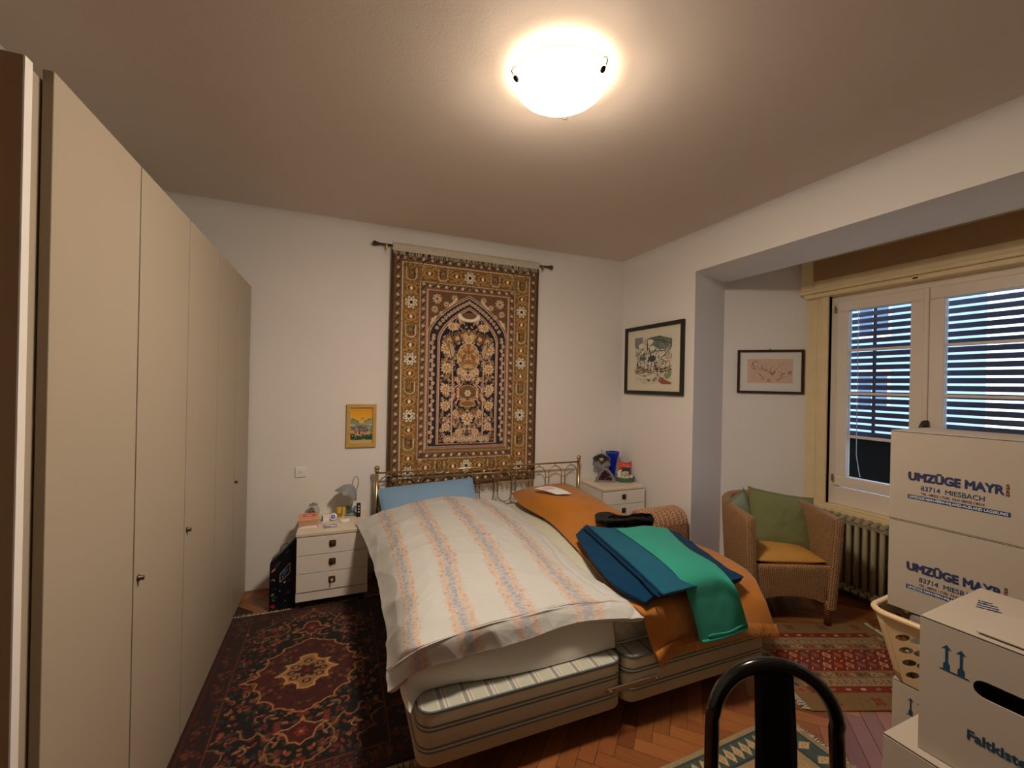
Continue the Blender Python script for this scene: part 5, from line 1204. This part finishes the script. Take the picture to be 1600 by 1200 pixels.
def prof_pts(s):
    zt = rim_z(s); bot = .115; out = []
    def at(z, ins):
        x, y, nn = plan(s, R_); k = 1-.13*((zt-z)/zt)**1.2
        return ((x-nn[0]*ins)*k, (y-nn[1]*ins-D0*.5)*k+D0*.5, z)
    zs = [bot+(zt-.012-bot)*i/14 for i in range(15)]
    out += [at(z, 0) for z in zs]; out += [at(zt-.003, .006), at(zt, .018), at(zt, th_c-.018), at(zt-.003, th_c-.006)]
    out += [at(z, th_c) for z in [zt-.012, .62, .55, .48, .42, .36, .28, bot]]
    return out
pro = None
for i in range(nS+1):
    row = prof_pts(i/nS); P.append(row)
vs = [p for r_ in P for p in r_]; m_ = len(P[0]); fs = []
L_ = 2*D0+PI*R_
for i in range(nS):
    for j in range(m_): fs.append((i*m_+j, i*m_+(j+1) % m_, (i+1)*m_+(j+1) % m_, (i+1)*m_+j))
cum = [0]
for j in range(1, m_): cum.append(cum[-1]+math.dist(P[nS//2][j], P[nS//2][j-1]))
uv = [(i/nS*L_+.001, cum[j]+.001) for i in range(nS+1) for j in range(m_)]
b = MB(); b.add(vs, fs, True, uvs=uv); b.build('woven_shell', M_wick, ch)
for i in (0, nS):
    row = P[i]; sg = -1 if i == 0 else 1; n0 = 15
    Pc = []
    for j in range(15):
        z = row[j][2]; o_ = row[j]; xi = o_[0]-sg*th_c*(.97) 
        Pc.append([(o_[0]+(xi-o_[0])*u, o_[1]-.012*math.sin(PI*min(1, max(0, u)))-.002, z) for u in [k/8 for k in range(9)]])
    Pc.append([(p[0], p[1]+.008, row[17][2]-.002) for p in Pc[-1]])
    b = MB(); b.add([p for r_ in Pc for p in r_], [(a*9+c_, a*9+c_+1, (a+1)*9+c_+1, (a+1)*9+c_) for a in range(15) for c_ in range(8)], True, uvs=[(r_*.0078+.002, Pc[q][0][2]) for q in range(16) for r_ in range(9)])
    b.build('arm_front', M_wick, ch)
# front apron with an arched lower edge, and the seat deck
b = MB(); P = []
for i in range(31):
    x = -.262+.524*i/30; lo = .125+.062*(1-abs(x/.262)**2.4); ro = []
    for j in range(10): z = lo+(.385-lo)*j/9; k = 1-.02*(1-j/9); ro.append((x*k, .016+.02*(1-j/9), z))
    ro += [(x, .022, .392), (x, .05, .394)]
    P.append(ro)
b.add([p for r_ in P for p in r_], [(a*12+c_, (a+1)*12+c_, (a+1)*12+c_+1, a*12+c_+1) for a in range(30) for c_ in range(11)], True, uvs=[(p[0]+.3, p[2]) for r_ in P for p in r_])
b.build('apron', M_wick, ch)
b = MB(); pts = [(-.25, .03)]+[(.255*math.cos(a), .27+.255*math.sin(a)) for a in [PI-PI*k/16 for k in range(17)]]+[(.25, .03)]
b.prism(pts, .34, .388); b.build('seat_deck', M_wick, ch)
M_cl = mat('chair_leg_wood', (.14, .05, .02), .45)
for x, y in ((-.245, .035), (.245, .035), (-.19, .47), (.19, .47)):
    b = MB(); b.cyl((x, y, 0), (x, y, .17), .019, 12, r2=.023); b.build('leg', M_cl, ch)
CM = wm(ch)
def place(o, m): mm = CM @ m; o.location = mm.translation; o.rotation_euler = mm.to_euler()
me = pillow('seat_cushion', .46, .44, .10, mat('ochre_cushion', alb(140, 90, 34), .9, var=.06, vs=5, bs=.2, bsc=350), pinch=.2, seed=21, wr=.004); o = link_mesh('seat_cushion', me); place(o, T(0, .25, .420)); tag(o, 'ochre seat cushion on the wicker armchair', 'cushion')
M_gc = mat('sage_linen', alb(84, 76, 42), .9, var=.06, vs=6, bs=.25, bsc=350)
def cushion_flanged(name, w, h, d, m, seed):
    u = np.linspace(-1, 1, 60); U, V = np.meshgrid(u, u)
    q = np.clip(np.maximum(np.abs(U), np.abs(V))*0+1, 0, 1); a = np.clip(1-np.abs(U/.88)**3, 0, 1)*np.clip(1-np.abs(V/.88)**3, 0, 1)
    z = a**.6*d/2+.003; s = 1-.07*(1-V**2)*np.abs(U)**3; s2 = 1-.07*(1-U**2)*np.abs(V)**3
    Pt = np.stack([U*w/2*s, V*h/2*s2, z+.004*np.sin(U*14+V*3)*(a < .02)], -1); Pb = Pt.copy(); Pb[..., 2] = -z+.004*np.sin(U*14+V*3)*(a < .02); w_ = wrinkle(Pt, .010, 5, seed)*a; Pt[..., 2] += w_
    me = np_mesh(name, Pt, None, Pb); me.materials.append(m); return me
o = link_mesh('cushion', cushion_flanged('cushion', .46, .44, .14, M_gc, 3)); place(o, T(.115, .33, .585) @ Rz(-.10) @ Rx(PI/2-.42) @ Rz(-.14)); tag(o, 'olive green square cushion leaning on the right of the armchair', 'cushion')
o = link_mesh('cushion', cushion_flanged('cushion', .38, .38, .11, mat('pale_sage_linen', alb(94, 88, 60), .9, var=.06, vs=6, bs=.25, bsc=350), 4)); place(o, T(-.150, .37, .585) @ Rz(.75) @ Rx(PI/2-.25) @ Rz(.1)); tag(o, 'paler grey-green cushion half hidden at the left armrest', 'cushion')

# ------------------------------------------------------------------ radiator below the window
M_rad = mat('old_radiator_enamel', (.33, .29, .17), .45, var=.12, vs=14)
rad = thing('radiator', 'old cream cast iron column radiator below the bay window', 'radiator', (3.60, YC, 0))
b = MB()
for x in (-.035, .045):
    P_ = [(x, 0, z) for z in (.085, .30, .565)]; b.tube(P_, .0165, 10)
for z in (.075, .575):
    b.tube([(-.052, 0, z), (-.03, 0, z+(.012 if z > .3 else -.01)), (.04, 0, z+(.012 if z > .3 else -.01)), (.062, 0, z)], .021, 10)
b.cyl((-.035, -.027, .565), (-.035, .027, .565), .017, 10); b.cyl((.045, -.027, .09), (.045, .027, .09), .02, 10); b.cyl((.045, -.027, .56), (.045, .027, .56), .02, 10); b.cyl((-.035, -.027, .09), (-.035, .027, .09), .015, 10)
me_r = b.mesh('section'); me_r.materials.append(M_rad)
for i in range(26):
    o = bpy.data.objects.new('section', me_r); COL.objects.link(o); o.parent = rad; o.location = (0, .70-.053*i, 0)
for y in (.65, -.60):
    b = MB(); b.box(-.02, .03, y-.015, y+.015, 0, .07, .003); b.build('foot', M_rad, rad)

# ------------------------------------------------------------------ rolled wicker piece behind the bed
M_hamp = wicker('pale_rattan', (.62, .36, .20), (.74, .46, .28), (.13, .045, .02), .028, .030, .9)
hp = thing('rattan_hamper', 'round-topped pink-beige rattan hamper between bed and right wall', 'hamper', (2.425, 2.735, 0), .02)
b = MB(); rr = .118; prof = [(-rr, .02+.03*i) for i in range(15)]+[(rr*math.cos(a), .455+rr*math.sin(a)) for a in [PI-PI*k/20 for k in range(21)]]+[(rr, .44-.03*i) for i in range(15)]
xs = [-.215+.43*i/40 for i in range(41)]; P = []
for x in xs:
    e = max(0, (abs(x)-.185)/.03); k = math.sqrt(max(.0, 1-min(1, e)**2))*.16+.84; P.append([(x, y*k, z if z < .45 else .455+(z-.455)*k) for y, z in prof])
cu = [0]
for j in range(1, len(prof)): cu.append(cu[-1]+math.dist(prof[j], prof[j-1]))
b.add([p for r_ in P for p in r_], [(a*len(prof)+c_, a*len(prof)+c_+1, (a+1)*len(prof)+c_+1, (a+1)*len(prof)+c_) for a in range(40) for c_ in range(len(prof)-1)], True, uvs=[(cu[j]+.01, xs[i]+.3) for i in range(41) for j in range(len(prof))])
b.build('woven_body', M_hamp, hp)
b = MB()
for s in (-1, 1):
    row = [(s*.213, y*.84, z if z < .45 else .455+(z-.455)*.84) for y, z in prof]; b.add(row, [tuple(range(len(row)))], False, uvs=[(p[1]+.2, p[2]) for p in row])
b.build('end_panel', M_hamp, hp)
b = MB(); k_ = 60; b.tube([(-.218, .085*(1-i/k_*.85)*math.cos(i*.25+1), .455+.085*(1-i/k_*.85)*math.sin(i*.25+1)) for i in range(k_)], .007, 6); b.build('coil', mat('coil_rattan', (.60, .34, .19), .6, var=.2, vs=60), hp)
b = MB()
for q in range(9):
    x = -.19+.046*q; b.tube([(x, rr*1.01*math.cos(a), .455+rr*1.01*math.sin(a)) for a in [PI*k/24 for k in range(25)]], .0038, 5)
b.build('rib', mat('rib_rattan', (.66, .40, .23), .6, var=.2, vs=60), hp)

# ------------------------------------------------------------------ moving boxes
def card(name, c): 
    return mat(name, c, .8, var=.025, vs=4, bs=.12, bsc=14, bd=.004)
M_card = card('white_cardboard', alb(128, 105, 85)); M_kraft = mat('cut_cardboard_edge', (.20, .12, .06), .9); M_ink = mat('blue_ink', (.010, .038, .14), .6, var=0); M_inkr = mat('dark_red_ink', (.14, .025, .02), .6, var=0); M_inkt = mat('petrol_ink', (.008, .05, .10), .6, var=0); M_inkw = mat('unprinted_white', alb(160, 146, 136), .7, var=0)
def carton(lab, corner, rz, L, W, H, hole=False, open_flaps=False, slit=True):
    """corner = top-left-front corner on the floor plan: local x goes right/away (+x), local -y runs along the printed face; face at x=0"""
    t = thing('moving_box', lab, 'box', corner, rz, 'white moving boxes')
    c = .004; y0, y1 = -L, 0
    if hole:   # printed face with an oval hand hole
        cx, cz = -.177, H*.66; a, r = .048, .022
        out = [(-L, 0), (0, 0), (0, H), (-L, H)]
        hl = arc(cx+a, cz, r, -PI/2, PI/2, 8)+arc(cx-a, cz, r, PI/2, 1.5*PI, 8)
        me = panel('face', out, [hl], c); me.transform(Matrix(((0, 0, 1, c/2), (1, 0, 0, 0), (0, 1, 0, 0), (0, 0, 0, 1)))); link_mesh('printed_side', me, M_card, t)
    else:
        b = MB(); b.box(0, c, -L, 0, 0, H, .0012); b.build('printed_side', M_card, t)
    b = MB(); b.box(W-c, W, -L, 0, 0, H); b.build('rear_side', M_card, t)
    b = MB(); b.box(c, W-c, -c, 0, 0, H, .0012); b.build('end_side', M_card, t); b = MB(); b.box(c, W-c, -L, -L+c, 0, H); b.build('end_side', M_card, t)
    b = MB(); b.box(c, W-c, -L+c, -c, 0, c); b.build('bottom', M_card, t)
    b = MB(); b.box(.002, W, -L, 0, H+.0015, H+.0055, .0012); b.build('lid', M_card, t)
    b = MB(); b.box(.001, W-.001, -L+.001, -.001, H, H+.0015); b.build('lid_gap', M_dark, t)
    return t
def print_mayr(t, H, y0=-.062, x=-.0006, bar=True):
    R = (0, -1, 0); U = (0, 0, 1); zb = H-.192
    put_text('UMZÜGE MAYR', .044, (x-.0002, y0+.002, zb-.0012), R, U, M_inkr, t, .0018, .266, 'dark red shadow of the blue lettering')
    put_text('UMZÜGE MAYR', .044, (x-.0012, y0-.001, zb), R, U, M_ink, t, .0013, .262)
    put_text('83714  MIESBACH', .026, (x, y0-.038, zb-.038), R, U, M_ink, t, .0002, .178)
    put_text('TEL. 08025 / 7182  FAX 08025 / 8916', .0125, (x, y0-.038, zb-.055), R, U, M_inkr, t, .0001, .178)
    for k, c_ in enumerate('GMBH'): put_text(c_, .0135, (x, y0-.268, zb+.028-.0115*k), R, U, M_inkr, t, .0006, .008)
    b = MB(); b.box(x-.0003, x+.0004, y0-.280, y0+.002, zb-.078, zb-.062); b.build('print_bar', M_ink, t)
    put_text('UMZÜGE NAH-FERN-INLAND-AUSLAND LAGERUNG', .0135, (x-.0008, y0-.004, zb-.0745), R, U, M_inkw, t, .0002, .270)
def print_arrows(t, yc, zc, k=1, x=-.0006):
    for dy in (0, -.030*k):
        b = MB(); P_ = lambda u, v: (x, yc+dy-u*k, zc+v*k)
        b.add([P_(-.011, .026), P_(0, .040), P_(.011, .026), P_(.003, .028), P_(.003, -.010), P_(.007, -.014), P_(.007, -.030), P_(-.007, -.030), P_(-.007, -.014), P_(-.003, -.010), P_(-.003, .028)], [(0, 1, 10), (1, 3, 10), (1, 2, 3), (10, 3, 4, 9), (9, 4, 5, 8), (8, 5, 6, 7)])
        b.build('arrow_print', M_inkt, t)
    b = MB(); b.box(x-.0003, x+.0002, yc-.046*k, yc+.014*k, zc-.034*k, zc-.0305*k); b.build('arrow_base_line', M_inkt, t)
RZ = math.radians(5)
def off(c, rz, dx, dy): return (c[0]+dx*math.cos(rz)-dy*math.sin(rz), c[1]+dx*math.sin(rz)+dy*math.cos(rz))
BH = .3645
sx0, sy0 = 2.172, 1.058
bc = carton('lowest white moving box under the laundry basket, with arrow print', (2.150, 1.025, 0), RZ, .62, .38, BH); print_arrows(bc, -.060, .284, .95)
b2_ = carton('middle printed moving box standing in the laundry basket', (sx0, sy0, .655), RZ, .62, .34, BH-.004); print_mayr(b2_, BH)
b1_ = carton('topmost printed moving box of the stack before the window', (sx0, sy0, .655+BH+.003), RZ, .62, .34, BH-.002); print_mayr(b1_, BH)
# front stack
RF = math.radians(3.5)
fb = carton('lower white box carrying the big box in the right foreground', (1.500, .735, 0), math.radians(1), .64, .40, .547)
bb_ = carton('big white box with arrow print and hand hole, right foreground', (1.530, .668, .555), RF, .62, .40, .365, hole=True)
print_arrows(bb_, -.056, .279, .95)
put_text('Faltkiste', .034, (-.0006, -.098, .098), (0, -1, 0), (0, 0, 1), M_inkt, bb_, .0010, .103)
# raised lid flaps with dark slots and small print on the lid
b = MB(); b.box(0, .16, -.40, -.105, 0, .004, .001, M=T(.018, 0, .3745) @ Ry(-.045)); b.build('raised_flap', M_card, bb_)
b = MB(); b.box(.19, .36, -.50, -.17, 0, .004, .001, M=T(0, 0, .3735) @ Ry(-.02) ); b.build('raised_flap', M_card, bb_)
b = MB(); b.box(.19, .200, -.50, -.17, .3712, .3785); b.build('slot_edge', M_kraft, bb_)
for k, (tx, w_) in enumerate((('Hier', .030), ('öffnen', .040), ('zuerst', .044), ('unten schließen', .05))):
    put_text(tx, .013, (.268-.019*k, -.035-.004*k, .3714), (.35, -1, 0), (1, .35, 0), M_ink, bb_, .0006, w_)

# ------------------------------------------------------------------ laundry basket between the boxes
M_lb = mat('cream_plastic_basket', (.74, .55, .32), .38, var=.02)
lb = thing('laundry_basket', 'cream plastic laundry basket with slanted holes between the boxes', 'basket', (2.150, 1.02, BH+.007), RZ)
bx0, bx1, by0, by1 = .0, .36, -.58, 0.0; tx0, tx1, ty0, ty1 = -.085, .43, -.66, .065; HB = .27
def wall_panel(name, w, holes_cols, M_):
    holes = []
    nx = int((w-.03)/.044); x_s = (w-(nx-1)*.044)/2
    for i in range(nx):
        for j in range(4):
            cx = x_s+.044*i; cy = .052+.050*j+(.014 if i % 2 else 0)
            holes.append([(cx+.0125*math.cos(a)-.020*math.sin(a), cy+.0195*math.sin(a)+.004*math.cos(a)) for a in [2*PI*k/12 for k in range(12)]])
    me = panel(name, [(0, 0), (w, 0), (w, HB-.005), (0, HB-.005)], holes, .0028)
    return me
def side(p, q, pt, qt):
    "panel between bottom points p,q and top points pt,qt (sheared to the flare)"
    w = math.dist(p, q); me = wall_panel('side_wall', w, 0, None)
    n_ = Vector((q[1]-p[1], -(q[0]-p[0]), 0)).normalized()
    for v in me.vertices:
        u, z, d = v.co.x/w, v.co.y/HB, v.co.z
        a = Vector((p[0], p[1], 0)).lerp(Vector((q[0], q[1], 0)), u); c_ = Vector((pt[0], pt[1], HB)).lerp(Vector((qt[0], qt[1], HB)), u)
        v.co = a.lerp(c_, z)+n_*d
    link_mesh('side_wall', me, M_lb, lb)
ci = .03; co = .055
side((bx0, by0+ci), (bx0, by1-ci), (tx0+.012, ty0+co), (tx0+.012, ty1-co)); side((bx0+ci, by1), (bx1-ci, by1), (tx0+co, ty1-.012), (tx1-co, ty1-.012))
side((bx1, by1-ci), (bx1, by0+ci), (tx1-.012, ty1-co), (tx1-.012, ty0+co)); side((bx1-ci, by0), (bx0+ci, by0), (tx1-co, ty0+.012), (tx0+co, ty0+.012))
def corner(cx, cy, a0, r0, cxt, cyt, r1):
    P = [[(cx+(cxt-cx)*v+(r0+(r1-r0)*v)*math.cos(a), cy+(cyt-cy)*v+(r0+(r1-r0)*v)*math.sin(a), HB*v) for a in [a0+PI/2*k/8 for k in range(9)]] for v in [j/6 for j in range(7)]]
    b = MB(); b.grid(P); o = b.build('corner_wall', M_lb, lb); s_ = o.modifiers.new('sol', 'SOLIDIFY'); s_.thickness = .0028; s_.offset = 0
r1 = co-.012
corner(bx0+ci, by1-ci, PI/2, ci, tx0+.012+r1, ty1-.012-r1, r1); corner(bx1-ci, by1-ci, 0, ci, tx1-.012-r1, ty1-.012-r1, r1)
corner(bx0+ci, by0+ci, PI, ci, tx0+.012+r1, ty0+.012+r1, r1); corner(bx1-ci, by0+ci, -PI/2, ci, tx1-.012-r1, ty0+.012+r1, r1)
b = MB(); b.prism(rrect(bx0, by0, bx1, by1, ci), 0, .004); b.build('basket_floor', M_lb, lb)
b = MB(); b.tube([(x, y, HB+.010+.012*math.exp(-((y+.12)/.02)**2)*(1 if x < 0 else 0)) for x, y in rrect(tx0+.004, ty0+.004, tx1-.004, ty1-.004, .07, 10)], .0125, 10, True, flat=.95); b.build('rim', M_lb, lb)
# something the upper box stands on inside the basket
bi = MB(); bi.box(.02, .34, -.56, -.03, .006, .284, .03); o = bi.build('folded_linen', mat('folded_linen_dark', alb(90, 74, 60), .95, var=.3, vs=12), None); mm = wm(lb); o.location = lb.location; o.rotation_euler = lb.rotation_euler; tag(o, 'dark folded linen filling the laundry basket under the box', 'linen')

# ------------------------------------------------------------------ black hoop-backed chair in the foreground
M_bm = mat('black_lacquer', (.006, .006, .006), .16, var=0, spec=.5, coat=.3)
kc = thing('black_chair', 'black chair with round hoop back and wide centre slat, foreground', 'chair', (1.052, .745, 0), -.509)
hr, z0 = .150, .842
hoop = []
for k in range(11): hoop.append((-hr-.006*(1-k/10), .010-.05*(z0-hr-(.42+.272*k/10)), .42+.272*k/10))
hoop += [(hr*math.cos(a), .0+.05*(hr*math.sin(a))+.002, z0-hr+hr*math.sin(a)) for a in [PI-PI*k/24 for k in range(1, 24)]]
hoop += [(-p[0], p[1], p[2]) for p in hoop[:11][::-1]]
# continue the two rear legs down to the floor
lo = [(-hr-.012, .045, 0), (-hr-.010, .020, .22)]
full = lo+hoop+[(-p[0], p[1], p[2]) for p in lo[::-1]]
b = MB(); b.tube(full, .0175, 16); b.build('hoop_frame', M_bm, kc)
P = []
for i in range(24):
    v = i/23; z = .44+(.826-.44)*v; w_ = .050-.004*v
    yy = .004+.05*(z-z0)-.012*math.sin(v*PI)
    P.append([(-.006+w_*u, yy-.004+.006*u*u, z) for u in (-1, -.6, -.2, .2, .6, 1)])
b = MB(); b.grid(P); o = b.build('back_slat', mat('black_satin', (.006, .006, .006), .5, var=0, spec=.2), kc); s_ = o.modifiers.new('sol', 'SOLIDIFY'); s_.thickness = .009; s_.offset = 0
b = MB(); b.prism([(x, y) for x, y in rrect(-.20, -.44, .20, -.005, .07, 6)], .435, .46); b.build('seat', M_bm, kc)
for s in (-1, 1):
    b = MB(); b.tube([(s*.175, -.40, 0), (s*.17, -.395, .25), (s*.165, -.38, .44)], .0145, 12); b.build('front_leg', M_bm, kc)
b = MB(); b.cyl((-.165, -.38, .41), (.165, -.38, .41), .010); b.cyl((-.17, -.38, .41), (-.155, 0, .41), .010); b.cyl((.17, -.38, .41), (.155, 0, .41), .010); b.build('seat_frame', M_bm, kc)
